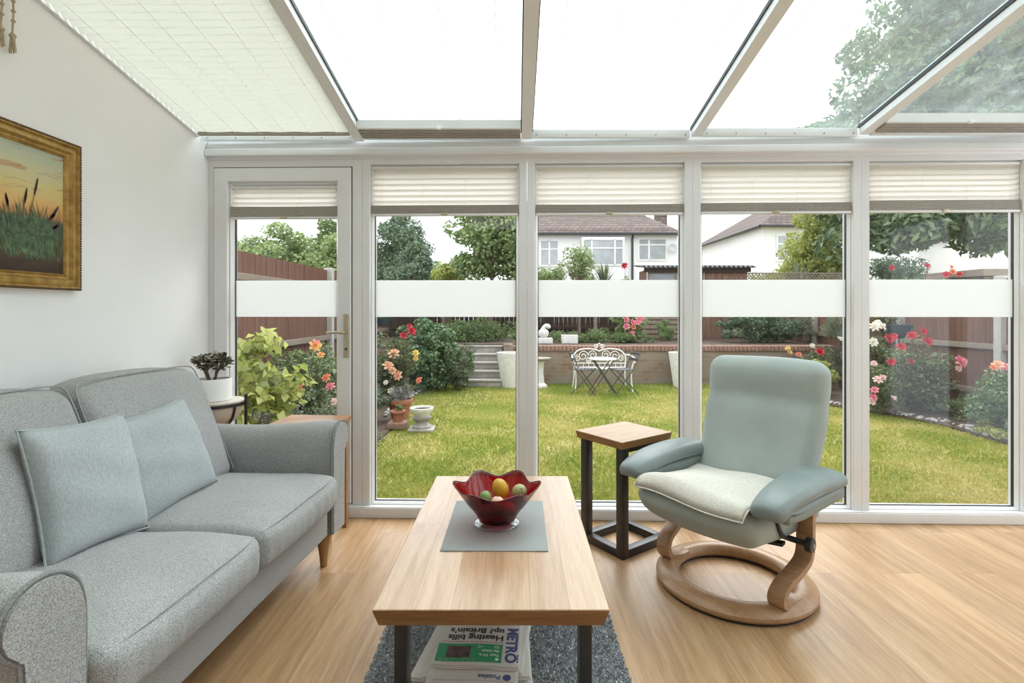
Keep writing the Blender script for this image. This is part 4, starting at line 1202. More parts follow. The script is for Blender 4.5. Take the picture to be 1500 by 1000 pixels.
def newspaper(label, loc, rot, amp, prints=(), pages=3):
    root = thing('newspaper', label, 'newspaper', loc, R(rot), 'newspapers stacked on the rug')
    k = MB()
    for p in range(pages):
        z0 = NT * p / pages + .0006; z1 = NT * (p + 1) / pages - .0002; ins = .003 * ((p * 37) % 3)
        def df(v, p=p):
            z = v[:, 2] - amp * np.clip(v[:, 1] / (NL / 2), 0, 1) ** 3 + .0012 * np.sin(v[:, 0] * 30 + p)
            return np.stack([v[:, 0], v[:, 1], z], 1)
        k.rbox(-NW / 2 + ins, NW / 2 - ins * .6, -NL / 2, NL / 2 - ins, z0, z1, .0014, 2, 10, df)
    b = k.build('pages', M['paper'], root, angle=60)
    for nm, mat, vs, fs, lift in prints:
        z = [NT + .0002 + lift - amp * max(0, min(1, y / (NL / 2))) ** 3 + .0012 * math.sin(x * 30 + pages - 1) for x, y in vs]
        MB().add([(x, y, zz) for (x, y), zz in zip(vs, z)], fs).build(nm, mat, b, smooth=False, fix=False)
    return root
def quadp(x0, x1, y0, y1, n=12):
    vs = [(x0 + (x1 - x0) * i / n, y0 + (y1 - y0) * j / n) for j in range(n + 1) for i in range(n + 1)]
    fs = [(j * (n + 1) + i, j * (n + 1) + i + 1, (j + 1) * (n + 1) + i + 1, (j + 1) * (n + 1) + i) for j in range(n) for i in range(n)]
    return vs, fs
def joinp(*parts):
    vs = []; fs = []
    for v, f in parts:
        o = len(vs); vs += v; fs += [tuple(i + o for i in q) for q in f]
    return vs, fs
# front page: masthead runs up the left edge, promo box at the top, headline below
fp = []
T_ = NL / 2
fp.append(('masthead', M['ink_blue'], *text_mesh('METRO', .051, -.094, -.008, R(90), .0022, 'LEFT', 1.0), .0003))
fp.append(('promo_box', M['ink_green'], *quadp(-.082, .132, T_ - .098, T_ - .018), .0002))
fp.append(('promo_photo', M['ink_photo'], *quadp(.022, .100, T_ - .086, T_ - .034), .0005))
fp.append(('promo_text', M['ink_white'], *joinp(text_mesh('Your TV is', .0145, -.072, T_ - .052, 0, .0003), text_mesh('the ticket', .0145, -.072, T_ - .070, 0, .0003), quadp(-.072, -.062, T_ - .036, T_ - .026, 1), *[quadp(-.072, .002 - .006 * (i % 2), T_ - .080 - i * .005, T_ - .0785 - i * .005, 1) for i in range(3)]), .0005))
fp.append(('promo_drawings', M['ink_tan'], *joinp(*[text_mesh(ch, .016, x, T_ - .034 + dy, R(r_)) for ch, x, dy, r_ in (('o', .112, .003, 10), ('o', .095, .0, 40), ('s', .072, .004, -20), ('c', .040, .002, 30), ('o', .026, .0, 0), ('s', .010, .003, 60))]), .0006))
fp.append(('kicker', M['ink_red'], *joinp(*[quadp(-.08 + i * .016, -.08 + i * .016 + .013, T_ - .1085, T_ - .1055, 1) for i in range(13)]), .0003))
fp.append(('headline', M['ink'], *joinp(text_mesh('Heating bills', .0385, -.082, T_ - .143, 0, .0012), text_mesh('up? Britain\u2019s', .0385, -.082, T_ - .180, 0, .0012)), .0003))
fp.append(('folio', M['ink_blue'], *joinp(*[quadp(-.136, -.131, T_ - .03 - i * .012, T_ - .022 - i * .012, 1) for i in range(3)]), .0003))
pp = []
pp.append(('heading', M['ink_blue'], *joinp(text_mesh('Puzzles', .024, -.088, T_ - .046, 0, .0006), ([(-.108 + .013 * math.cos(2 * PI * i / 24), T_ - .038 + .013 * math.sin(2 * PI * i / 24)) for i in range(24)], [tuple(range(24))])), .0003))
pp.append(('rule', M['ink_red'], *joinp(quadp(-.13, .12, T_ - .064, T_ - .0625, 12), quadp(-.13, .12, T_ - .022, T_ - .021, 12)), .0003))
pp.append(('body_text', M['ink_grey'], *joinp(*[quadp(-.125 + c_ * .062, -.072 + c_ * .062, T_ - .074 - i * .006, T_ - .0715 - i * .006, 2) for c_ in range(4) for i in range(12)]), .0003))
cx, cy, z = -.125, 1.80, .0172
spec = [('newspaper at the very bottom of the stack on the rug', -.010, .004, 184, ()), ('second newspaper from the bottom, poking out to the sofa side', -.045, .030, 172, ()),
        ('third newspaper from the bottom of the stack', .020, .015, 186, ()), ('fourth newspaper up, fanned out towards the sofa', -.050, .012, 170, ()),
        ('fifth newspaper up, its edge showing beside the masthead paper', .030, .022, 181, ()), ('newspaper two below the puzzles page', -.022, -.004, 176, ()),
        ('newspaper just under the puzzles page', .028, .030, 172, ()), ('folded newspaper open at the puzzles page', -.004, -.055, 177, pp),
        ('top newspaper with green promo box and navy masthead', .004, .012, 177, fp)]
for i, (lab, dx, dy, rot, pr) in enumerate(spec):
    newspaper(lab, (cx + dx, cy + dy, z), rot, .010 if i == 8 else .006 if i == 7 else .002, pr); z += .0112 if i < 7 else .0165
# ================================================================ the garden
GZ, TZ2 = -0.20, 0.55           # lawn level, terrace level
XL, XF = -3.42, 6.42            # side fences
def brickmat():
    m, n, l, out = new_mat('weathered_brick'); b = n.new('ShaderNodeBsdfPrincipled')
    br = n.new('ShaderNodeTexBrick'); v = coords(n, l, (1, 1, 1), (R(90), 0, 0))
    for k_, v_ in (('Scale', 1.0), ('Brick Width', .225), ('Row Height', .075), ('Mortar Size', .006), ('Mortar Smooth', .2)): br.inputs[k_].default_value = v_
    br.inputs['Color1'].default_value = (.19, .10, .065, 1); br.inputs['Color2'].default_value = (.25, .17, .11, 1); br.inputs['Mortar'].default_value = (.24, .22, .19, 1)
    l.new(v, br.inputs['Vector'])
    f = noise(n, l, coords(n, l), 2.2, 5, .65); r = ramp(n, l, f, [(.32, (0, 0, 0)), (.56, (.85, .85, .85))])
    c = mix_rgb(n, l, r.outputs[0], br.outputs['Color'], (.25, .225, .18))
    l.new(c, b.inputs['Base Color']); pset(b, rough=.9, spec=.2); l.new(bump(n, l, br.outputs['Fac'], -.4, .004), b.inputs['Normal']); l.new(b.outputs[0], out.inputs[0])
    return m
M['brick'] = brickmat()
def lawnmat():
    m, n, l, out = new_mat('dry_summer_lawn'); b = n.new('ShaderNodeBsdfPrincipled')
    v = coords(n, l)
    f = noise(n, l, v, 1.5, 5, .6); g = noise(n, l, v, 45, 4, .7)
    r = ramp(n, l, f, [(.36, (.17, .23, .04)), (.50, (.31, .30, .075)), (.62, (.44, .37, .17))])
    r2 = ramp(n, l, g, [(.3, (.62, .64, .60)), (.7, (1.2, 1.18, 1.15))])
    l.new(mix_rgb(n, l, 1.0, r.outputs[0], r2.outputs[0], 'MULTIPLY'), b.inputs['Base Color']); pset(b, rough=.95, spec=.1)
    l.new(bump(n, l, g, .5, .02), b.inputs['Normal']); l.new(b.outputs[0], out.inputs[0])
    return m
M['lawn'] = lawnmat()
M['earth'] = plain('garden_soil', (.075, .052, .036), .95, .5, 14)
M['fence'] = wood('brown_fence_wood', (.095, .045, .030), (.145, .072, .050), (.20, .112, .080), 'z', 14, .85, .15)
M['fence_dark'] = wood('dark_fence_wood', (.030, .022, .018), (.048, .034, .027), (.068, .050, .040), 'z', 14, .9, .1)
M['rail'] = wood('grey_rail_wood', (.17, .135, .105), (.24, .20, .16), (.31, .27, .22), 'y', 14, .85, .15)
M['concrete'] = plain('pale_concrete', (.40, .39, .36), .9, .12, 12)
M['stone'] = plain('grey_stone', (.33, .31, .28), .9, .25, 10)
M['white_iron'] = plain('white_painted_iron', (.80, .80, .78), .45, .04)
M['dark_iron'] = plain('dark_grey_iron', (.055, .06, .062), .45)
M['white_stone'] = plain('white_cast_stone', (.66, .66, .63), .8, .10, 16)
M['terracotta'] = plain('terracotta', (.33, .125, .065), .8, .15, 16)
M['bark'] = plain('grey_bark', (.13, .10, .075), .9, .3, 18)
M['roof_brown'] = None

# ground
gd = MB(); gd.box(-60, 60, 3.14, 75, GZ - .25, GZ)
struct(gd.build('ground', M['lawn'], smooth=False))
def bed(name, poly, z):
    return struct(MB().prism(poly, GZ - .02, z).build(name, M['earth'], smooth=False))
lb = [(-3.4, 3.3), (-1.95, 3.3)] + [(-1.62 + .12 * math.sin(y * 1.3), y) for y in np.linspace(4.0, 9.6, 15)] + [(-1.2, 10.2), (-3.4, 10.2)]
bed('flower_bed_left', lb, GZ + .03)
rb = [(6.4, 3.3), (5.32, 3.3)] + [(5.30 + .06 * math.sin(y * 2) - max(0, y - 6.4) * .42, y) for y in np.linspace(4.2, 9.4, 15)] + [(3.9, 10.2), (6.4, 10.2)]
bed('flower_bed_right', rb, GZ + .03)
struct(MB().box(XL, XF + 3, 10.45, 60, GZ, TZ2).build('terrace', M['earth'], smooth=False))
# brick retaining wall with a coping course
rw = MB().box(-.24, XF, 10.20, 10.45, GZ - .02, TZ2 - .10)
struct(rw.build('garden_wall', M['brick'], smooth=False))
M['cop'] = plain('brick_on_edge', (.26, .155, .115), .9, .3, 22)
cp = MB(); rr_ = random.Random(2)
x = -.24
while x < XF - .08:
    cp.rbox(x, x + .070, 10.17, 10.47, TZ2 - .10, TZ2 + .005 + rr_.uniform(-.004, .004), .006, 1); x += .077
struct(cp.build('garden_wall_coping', M['cop'], angle=30))
struct(MB().rbox(-.245, -.06, 10.05, 10.45, GZ, TZ2 + .04, .01, 1).build('garden_wall_pier', M['brick'], smooth=False))
struct(MB().box(XL, -1.02, 10.20, 10.45, GZ, TZ2).build('garden_wall_left', M['brick'], smooth=False))
# steps up to the terrace
sp = thing('garden_steps', 'weathered concrete garden steps leading up to the terrace', 'steps', (-.66, 9.75, GZ))
for i in range(5):
    k = MB().rbox(-.38, .38, i * .17, .90, i * .15, (i + 1) * .15 - .035, .006, 1).build('riser', M['stone'], sp)
    MB().rbox(-.41, .40, i * .17 - .03, i * .17 + .24, (i + 1) * .15 - .035, (i + 1) * .15, .008, 2).build('tread', M['concrete'], sp)
# grass blades
rg = np.random.default_rng(12); NB = 150000
yy = 3.3 + 6.9 * rg.uniform(0, 1, NB) ** 1.5
xx = rg.uniform(-1, 1, NB) * (0.30 * yy + 3.0) * .5 + (yy * .10 + 1.2)
xx = np.clip(-1.7 + (rg.uniform(0, 1, NB)) * (np.minimum(5.3, yy * .98) + 1.7), -1.75, 5.4)
edge_r = 5.28 + .06 * np.sin(yy * 2) - np.maximum(0, yy - 6.4) * .42
edge_l = np.where(yy < 4, -1.95, -1.60 + .12 * np.sin(yy * 1.3))
ok = (xx < edge_r) & (xx > edge_l)
xx, yy = xx[ok], yy[ok]; NB = len(xx)
patch = .5 + .28 * np.sin(xx * 1.7 + 2 * np.sin(yy * .9)) * np.sin(yy * 1.5 + 1.2 * np.sin(xx * 1.1)) + .22 * np.sin(xx * 4.1 + yy * 2.3) * np.sin(yy * 3.7 - xx)
patch = patch - .42 * np.clip((yy - 8.4) / 1.2, 0, 1) - .30 * np.clip((-.2 - xx) / .9, 0, 1) - .25 * np.clip((xx - 4.3) / .8, 0, 1)
tone = np.clip(patch + rg.normal(0, .24, NB), 0, 1)
bl = .045 * (1 - .35 * tone)
pos = np.stack([xx, yy, GZ + bl * .35], 1)
nr = rg.normal(size=(NB, 3)) * np.array([1, 1, .35]); nr /= np.linalg.norm(nr, axis=1)[:, None]
M['grass'] = leafmat('grass_blade', (.17, .26, .035), (.62, .53, .26), .3)
gn = M['grass'].node_tree.nodes
for nd in gn:
    if nd.type == 'VALTORGB':
        e = nd.color_ramp.elements.new(.45); e.color = (.38, .39, .085, 1)
lawn_g = leaf_mesh('lawn_grass', pos, nr, .048, .0075, M['grass'], None, rg, tone, -1.4, .1)
tag(lawn_g, 'short dry lawn grass in green and straw patches', 'grass', kind='stuff')
# white pebbles along the beds
rg = np.random.default_rng(3); st_ = MB()
def pebble(x, y, z, r):
    st_.ball((x, y, z), r, 6, 4, (rg.uniform(.8, 1.3), rg.uniform(.8, 1.3), rg.uniform(.5, .8)))
for i in range(170):
    y = rg.uniform(6.9, 9.5); pebble(-1.57 + .12 * math.sin(y * 1.3) - rg.uniform(0, .26), y, GZ + .045, rg.uniform(.014, .035))
for i in range(300):
    y = rg.uniform(4.6, 9.2); pebble(5.32 + .06 * math.sin(y * 2) - max(0, y - 6.4) * .42 + rg.uniform(0, .24), y, GZ + .045, rg.uniform(.014, .032))
tag(st_.build('pebbles', plain('white_pebble', (.36, .35, .33), .8, .35, 30), smooth=True), 'pale pebbles edging the flower beds', 'pebbles', kind='stuff')

# fences -------------------------------------------------------------
def board_run(k, axis, c, a0, a1, z0, z1, w=.10, t=.016, out=1, rs=random.Random(1)):
    a = a0
    while a < a1 - .01:
        e = min(a1, a + w - .006); h = z1 + rs.uniform(-.006, .006); o = rs.uniform(0, .006)
        if axis == 'y': k.box(c + o, c + o + t, a, e, z0, h)
        else: k.box(a, e, c + o, c + o + t, z0, h)
        a += w
lf = thing('fence', 'brown close board fence with pale rails along the door side of the garden', 'fence', (0, 0, 0))
k = MB(); board_run(k, 'y', XL - .02, 3.2, 13.8, GZ + .15, 1.98); k.build('boards', M['fence'], lf, smooth=False)
k = MB(); k.box(XL - .02, XL + .02, 3.2, 13.8, GZ - .02, GZ + .16); k.build('gravel_board', M['concrete'], lf, smooth=False)
for z in (.10, .76, 1.66):
    MB().rbox(XL - .0, XL + .055, 3.2, 13.8, z - .045, z + .045, .008, 1).build('rail', M['rail'], lf, smooth=False)
for y in (9.45, 12.2):
    MB().rbox(XL - .06, XL + .09, y - .06, y + .06, GZ - .02, 2.02, .012, 1).build('post', M['concrete'], lf, smooth=False)
rf = thing('fence', 'brown close board fence with concrete posts behind the red roses', 'fence', (0, 0, 0))
k = MB(); board_run(k, 'y', XF, 3.2, 13.8, GZ + .15, 1.66); k.build('boards', M['fence'], rf, smooth=False)
k = MB(); k.box(XF - .02, XF + .03, 3.2, 13.8, GZ - .02, GZ + .16); k.build('gravel_board', M['fence'], rf, smooth=False)
for z in (.13, .755, 1.45):
    MB().rbox(XF - .055, XF, 3.2, 13.8, z - .04, z + .04, .008, 1).build('rail', M['rail'], rf, smooth=False)
for y in (6.85, 8.62, 11.1):
    MB().rbox(XF - .075, XF + .05, y - .055, y + .055, GZ - .02, 1.70, .012, 1).build('post', M['concrete'], rf, smooth=False)
bf = thing('fence', 'dark brown back fence across the terrace behind the retaining wall', 'fence', (0, 0, 0))
k = MB(); board_run(k, 'x', 13.82, XL, 9.2, TZ2, 2.02, .12); k.build('boards', M['fence_dark'], bf, smooth=False)
for z in (.80, 1.35, 1.85):
    MB().rbox(XL, 9.2, 13.76, 13.82, z - .04, z + .04, .008, 1).build('rail', M['fence_dark'], bf, smooth=False)
for x in (-1.9, .1, 2.1, 6.3, 8.2):
    MB().rbox(x - .05, x + .05, 13.70, 13.80, TZ2 - .02, 2.06, .01, 1).build('post', M['rail'], bf, smooth=False)
tr = thing('trellis', 'pale diamond trellis on top of the back fence beside the shed', 'trellis', (5.95, 13.85, 2.03))
k = MB(); L, H = 3.3, .22
for i in range(-3, 40):
    for s in (1, -1):
        x0 = i * .09; x1 = x0 + s * H
        def cl(x0=x0, s=s):
            za, zb = 0, H; xa, xb = x0, x0 + s * H
            if xa < 0: za += (0 - xa) * s; xa = 0
            if xb < 0: zb = (0 - x0) * s; xb = 0
            if xb > L: zb = (L - x0) * s; xb = L
            if xa > L: za = (L - x0) * s; xa = L
            return xa, za, xb, zb
        xa, za, xb, zb = cl()
        if zb - za > .03 and min(xa, xb) >= -.001 and max(xa, xb) <= L + .001: k.tube([(xa, .006 * s, za), (xb, .006 * s, zb)], .008, 4, rect=(.006, .020))
k.build('lattice', M['rail'], tr, smooth=False)
for z in (0, H): MB().rbox(0, L, -.014, .014, z - .014, z + .014, .003, 1).build('rail', M['rail'], tr, smooth=False)
for x in (0, L / 2, L): MB().rbox(x - .025, x + .025, -.03, .03, -.05, H + .03, .004, 1).build('post', M['rail'], tr, smooth=False)
sl = thing('slatted_screen', 'low weathered screen of horizontal slats beside the pink rose', 'screen', (3.62, 12.6, TZ2))
for i in range(6): MB().rbox(-.55, .55, -.012, .012, .03 + i * .115, .11 + i * .115, .004, 1).build('slat', M['rail'], sl, smooth=False)
for x in (-.5, .5): MB().rbox(x - .025, x + .025, .012, .05, 0, .74, .004, 1).build('post', M['rail'], sl, smooth=False)

# shed ---------------------------------------------------------------
M['shed_wood'] = wood('weathered_shed_boards', (.12, .07, .05), (.18, .11, .08), (.24, .16, .12), 'z', 12, .9, .1)
M['tin'] = plain('dark_corrugated_sheet', (.10, .10, .105), .7, .2, 10)
M['dark_pane'] = plain('dim_glass', (.16, .18, .19), .12, .2, 6, spec=.6)
sh = thing('garden_shed', 'brown garden shed with a dark corrugated roof on the terrace', 'shed', (4.55, 13.0, TZ2))
k = MB(); board_run(k, 'x', 0, .20, 1.25, .0, 1.72, .13, .02); board_run(k, 'x', 0, -1.30, .20, .0, 1.05, .13, .02)
k.box(-1.30, 1.25, .03, .06, 0, 1.05); k.box(1.22, 1.25, .02, .7, 0, 1.72); k.box(-1.30, -1.27, .02, .7, 0, 1.72); k.box(.2, 1.25, .03, .05, 1.0, 1.72)
k.build('walls', M['shed_wood'], sh, smooth=False)
dr = MB(); board_run(dr, 'x', -.03, .62, 1.16, .04, 1.58, .13, .025); dr = dr.build('shed_door', M['shed_wood'], sh, smooth=False)
MB().rbox(.64, 1.14, -.05, -.03, .3, .4, .004, 1).build('ledge', M['fence'], dr, smooth=False)
wf = MB().frame(-1.25, .18, 1.05, 1.68, [(0, .0), (.05, .0), (.05, .04), (0, .04)]); wf.box(-.56, -.51, 0, .04, 1.1, 1.63)
wf = wf.build('window_frame', M['rail'], sh, smooth=False)
MB().box(-1.2, .13, .02, .026, 1.1, 1.63).build('pane', M['dark_pane'], wf, smooth=False)
nx = 96
k = MB().grid(lambda u, v: (-1.42 + 2.80 * u, -.18 + 1.0 * v, 1.80 + .10 * v + .020 * math.sin(u * nx * PI / 2)), nx * 2, 2)
k.grid(lambda u, v: (-1.42 + 2.80 * u, -.18 + 1.0 * v, 1.78 + .10 * v + .020 * math.sin(u * nx * PI / 2)), nx * 2, 2, True)
for vv in (0, 1): k.grid(lambda u, v, vv=vv: (-1.42 + 2.80 * u, -.18 + vv, 1.78 + .02 * v + .10 * vv + .020 * math.sin(u * nx * PI / 2)), nx * 2, 1)
k.build('corrugated_roof', M['tin'], sh, smooth=False)
MB().rbox(-1.36, 1.30, -.08, -.05, 1.66, 1.77, .004, 1).build('fascia', M['fence_dark'], sh, smooth=False)
nb = thing('outbuilding', 'weathered wooden outbuilding with a flat roof beyond the rose fence', 'shed', (10.2, 11.0, GZ))
k = MB(); board_run(k, 'x', -.8, -1.0, 1.2, 0, 2.12, .14, .02); k.box(-1.0, 1.2, -.77, 1.2, 0, 2.12); k.build('walls', M['rail'], nb, smooth=False)
MB().rbox(-1.15, 1.35, -.95, 1.3, 2.12, 2.26, .01, 1).build('roof', M['rail'], nb, smooth=False)

# garden furniture and ornaments --------------------------------------
def spiral(cx, cz, r, turns, a0, s=1, n=26):
    return [(cx + r * (1 - .78 * i / n) * math.cos(a0 + s * turns * 2 * PI * i / n), 0, cz + r * (1 - .78 * i / n) * math.sin(a0 + s * turns * 2 * PI * i / n)) for i in range(n + 1)]
gb = thing('garden_bench', 'white scrolled wrought iron bench against the brick wall', 'bench', (1.55, 9.62, GZ), 0)
hw = .50
k = MB()
for i in range(11): k.tube([(-.46 + i * .092, -.42, .405 + .0), (-.46 + i * .092, -.02, .395)], .006, 5)
k.tube([(-.48, -.43, .405), (.48, -.43, .405)], .012, 7); k.tube([(-.48, -.01, .395), (.48, -.01, .395)], .012, 7)
for y in (-.14, -.28): k.tube([(-.47, y, .40), (.47, y, .40)], .007, 5)
k.build('seat', M['white_iron'], gb)
k = MB()
arch = smooth_path([(-.47, .02, .40), (-.485, .04, .58), (-.40, .06, .70), (-.22, .065, .735), (-.06, .065, .715), (0, .065, .69), (.06, .065, .715), (.22, .065, .735), (.40, .06, .70), (.485, .04, .58), (.47, .02, .40)], 7)
k.tube(arch, .012, 7)
k.tube([(-.47, .02, .47), (.47, .02, .47)], .008, 6)
for cx, cz, r, a0, s in ((-.30, .60, .10, 0, 1), (.30, .60, .10, PI, -1), (-.12, .62, .085, PI, -1), (.12, .62, .085, 0, 1), (-.40, .56, .06, PI / 2, 1), (.40, .56, .06, PI / 2, -1), (-.07, .78, .045, -PI / 2, 1), (.07, .78, .045, -PI / 2, -1), (-.2, .53, .055, 0, -1), (.2, .53, .055, PI, 1)):
    k.tube([(x, y + .055, z) for x, y, z in spiral(cx, cz, r, 1.5, a0, s)], .0075, 5)
for i in range(9):
    x = -.4 + i * .1; k.tube([(x, .02, .405), (x, .03, .47)], .006, 5)
k.tube([(-.05, .06, .80), (0, .06, .835), (.05, .06, .80)], .008, 6)
k.build('scrolled_back', M['white_iron'], gb)
for s in (-1, 1):
    MB().tube(smooth_path([(s * .47, .03, .62), (s * .52, -.12, .635), (s * .55, -.36, .61), (s * .56, -.46, .56), (s * .55, -.44, .515), (s * .54, -.40, .53)], 5), .012, 7).build('armrest', M['white_iron'], gb)
    MB().tube(smooth_path([(s * .545, -.42, .56), (s * .50, -.42, .40), (s * .49, -.44, .20), (s * .51, -.47, 0)], 5), .013, 7).build('leg', M['white_iron'], gb)
    MB().tube(smooth_path([(s * .47, .02, .40), (s * .475, .03, .2), (s * .50, .07, 0)], 5), .013, 7).build('leg', M['white_iron'], gb)
bt = thing('bistro_table', 'small white topped folding table with crossed legs before the white bench', 'table', (1.50, 8.98, GZ))
MB().lathe([(.0001, .600), (.235, .600), (.240, .606), (.240, .616), (.235, .622), (.0001, .622)], 36).build('tabletop', M['white_iron'], bt)
for y in (-.15, .15):
    for s in (-1, 1): MB().tube([(s * .17, y, .605), (-s * .23, y, .0)], .010, 6).build('leg', M['dark_iron'], bt)
MB().tube([(-.23, -.15, .012), (-.23, .15, .012)], .008, 6).build('cross_bar', M['dark_iron'], bt)
MB().tube([(.23, -.15, .012), (.23, .15, .012)], .008, 6).build('cross_bar', M['dark_iron'], bt)
def folding_chair(label, x, y, rz):
    fc = thing('folding_chair', label, 'chair', (x, y, GZ), R(rz), 'folding chairs by the bistro table')
    for s in (-1, 1):
        MB().tube([(-.20, s * .18, .0), (.19, s * .18, .42)], .009, 6).build('leg', M['dark_iron'], fc)
        MB().tube([(.22, s * .17, .0), (-.12, s * .17, .46), (-.24, s * .17, .76)], .009, 6).build('back_frame', M['dark_iron'], fc)
    k = MB()
    for i in range(6): k.rbox(-.15 + i * .063, -.10 + i * .063, -.19, .19, .425, .438, .003, 1)
    k.build('seat', M['dark_iron'], fc)
    for z, x_ in ((.60, -.175), (.70, -.213)): MB().rbox(x_ - .008, x_ + .008, -.18, .18, z - .025, z + .025, .003, 1).build('back_slat', M['dark_iron'], fc)
folding_chair('dark folding chair on the step side of the bistro table', 1.17, 9.02, -14)
folding_chair('dark folding chair between the bistro table and the tall white planter', 1.87, 9.0, 190)
def tall_planter(label, x, y):
    t = thing('tall_planter', label, 'planter', (x, y, GZ), 0, 'tall white planters along the wall')
    MB().lathe([(.0001, 0), (.17, 0), (.255, .60), (.262, .66), (.245, .665), (.235, .60), (.0001, .60)], 32).build('tub', M['white_stone'], t)
    MB().lathe([(.0001, .607), (.234, .605)], 24, close=False).build('soil', M['earth'], t)
    return t
tall_planter('tall tapered white planter beside the garden steps', -.10, 9.80)
tall_planter('tall tapered white planter on the armchair side of the bench', 3.15, 9.80)
bb = thing('birdbath', 'white pedestal birdbath with a brown dish by the brick wall', 'birdbath', (.46, 9.75, GZ))
MB().lathe([(.0001, 0), (.13, 0), (.12, .05), (.07, .09), (.055, .3), (.065, .46), (.09, .50), (.0001, .50)], 28).build('pedestal', M['white_stone'], bb)
MB().lathe([(.0001, .50), (.10, .505), (.19, .535), (.20, .56), (.185, .56), (.10, .53), (.0001, .525)], 28).build('dish', M['stone'], bb)
orn = thing('garden_ornament', 'white stone bird with a bowed neck on a block on the terrace', 'ornament', (.60, 11.0, TZ2))
MB().rbox(-.19, .17, -.1, .1, 0, .12, .012, 2).build('plinth', M['white_stone'], orn)
k = MB(); k.ball((-.02, 0, .22), .10, 18, 12, (1.15, .8, 1.0)); k.tube(smooth_path([(-.06, 0, .20), (-.03, 0, .31), (.03, 0, .375), (.09, 0, .37), (.125, 0, .33)], 5), [.07, .062, .055, .05, .046, .044, .043, .042, .042, .042, .042, .042, .042, .040, .038, .036, .034, .032, .028, .022, .012], 12); k.ball((.085, 0, .36), .05, 12, 8)
k.build('bird', M['white_stone'], orn)
tr_ = thing('trough', 'white rectangular stone trough on the terrace beside the thin trunk', 'planter', (1.13, 11.0, TZ2))
MB().rbox(-.17, .17, -.10, .10, 0, .19, .012, 2).build('trough_body', M['white_stone'], tr_); MB().box(-.14, .14, -.07, .07, .185, .195).build('soil', M['earth'], tr_, smooth=False)

def pot_(label, name, x, y, prof, mat, z=GZ + .03, rim=None, group=None):
    t = thing(name, label, 'pot', (x, y, z), 0, group)
    MB().lathe(prof, 28).build('pot_body', mat, t)
    top = max(p[1] for p in prof); r = [p[0] for p in prof if p[1] == top][0]
    MB().lathe([(.0001, top - .018), (r - .012, top - .02)], 20, close=False).build('soil', M['earth'], t)
    return t
def prof(r0, r1, h): return [(.0001, 0), (r0, 0), (r1 - .02, h * .8), (r1, h * .82), (r1, h), (r1 - .02, h), (r1 - .03, h * .75), (.0001, h * .75)]
p1 = pot_('large terracotta pot with grassy lavender at the bed edge', 'flower_pot', -1.50, 6.70, prof(.10, .165, .27), M['terracotta'])
p2 = pot_('small terracotta pot in front of the larger one', 'flower_pot', -1.43, 6.28, prof(.06, .09, .13), M['terracotta'], z=GZ + .10)
pb = thing('stone_block', 'rough brick block under the small terracotta pot', 'block', (-1.43, 6.28, GZ + .02)); MB().rbox(-.11, .11, -.10, .10, 0, .08, .012, 2).build('block', M['cop'], pb)
pd = thing('pedestal', 'carved grey stone pedestal under the white bowl planter', 'pedestal', (-1.13, 6.22, GZ))
MB().rbox(-.15, .15, -.13, .13, 0, .04, .012, 2).build('base_slab', M['stone'], pd)
MB().lathe([(.11, .04), (.115, .06), (.085, .09), (.08, .12), (.11, .15), (.12, .165), (.0001, .165)], 20).build('shaft', M['stone'], pd)
p3 = pot_('white bowl planter of dry soil on the stone pedestal', 'bowl_planter', -1.13, 6.22, [(.0001, 0), (.08, 0), (.125, .07), (.14, .09), (.14, .115), (.12, .115), (.11, .09), (.0001, .09)], M['white_stone'], z=GZ + .165)
M['blue_glaze'] = plain('dark_blue_glaze', (.025, .045, .06), .35, .3, 20)
hb = thing('hanging_basket', 'dark blue pot hung on the fence above the peach roses', 'basket', (-2.98, 11.6, .90))
MB().lathe([(.0001, 0), (.10, 0), (.19, .17), (.20, .20), (.18, .20), (.16, .15), (.0001, .15)], 24).build('bowl', M['blue_glaze'], hb); MB().rbox(-.40, -.16, -.015, .015, .17, .19, .003, 1).build('bracket', M['dark_iron'], hb)
cb = thing('bowl_planter', 'dark blue green bowl planter raised on a pole behind the red roses', 'planter', (5.72, 7.75, GZ))
MB().lathe([(.0001, 1.02), (.07, 1.03), (.13, 1.09), (.165, 1.20), (.178, 1.235), (.165, 1.235), (.15, 1.19), (.0001, 1.19)], 28).build('bowl', M['blue_glaze'], cb); MB().tube([(0, 0, 0), (0, 0, 1.03)], .016, 8).build('pole', M['dark_iron'], cb)
# ---------------------------------------------------------------- plants
L_ = {}
L_['mid'] = leafmat('mid_green_leaf', (.075, .125, .045), (.22, .31, .11))
L_['dark'] = leafmat('dark_green_leaf', (.04, .075, .04), (.12, .18, .09), .22)
L_['conifer'] = leafmat('conifer_spray', (.05, .10, .06), (.22, .31, .18), .2)
L_['lime'] = leafmat('lime_green_leaf', (.22, .28, .06), (.58, .60, .18), .5)
L_['fresh'] = leafmat('fresh_green_leaf', (.12, .20, .07), (.38, .47, .20), .4)
L_['grey'] = leafmat('grey_green_leaf', (.075, .105, .06), (.24, .28, .17), .3)
L_['ash'] = leafmat('ash_leaf', (.06, .11, .055), (.22, .30, .13), .3)
L_['ivy'] = leafmat('glossy_leaf', (.06, .12, .055), (.19, .30, .14), .2)
L_['rose'] = leafmat('rose_leaf', (.045, .080, .03), (.20, .25, .10), .25)
L_['purple'] = leafmat('lavender_leaf', (.10, .10, .09), (.26, .26, .22), .2)

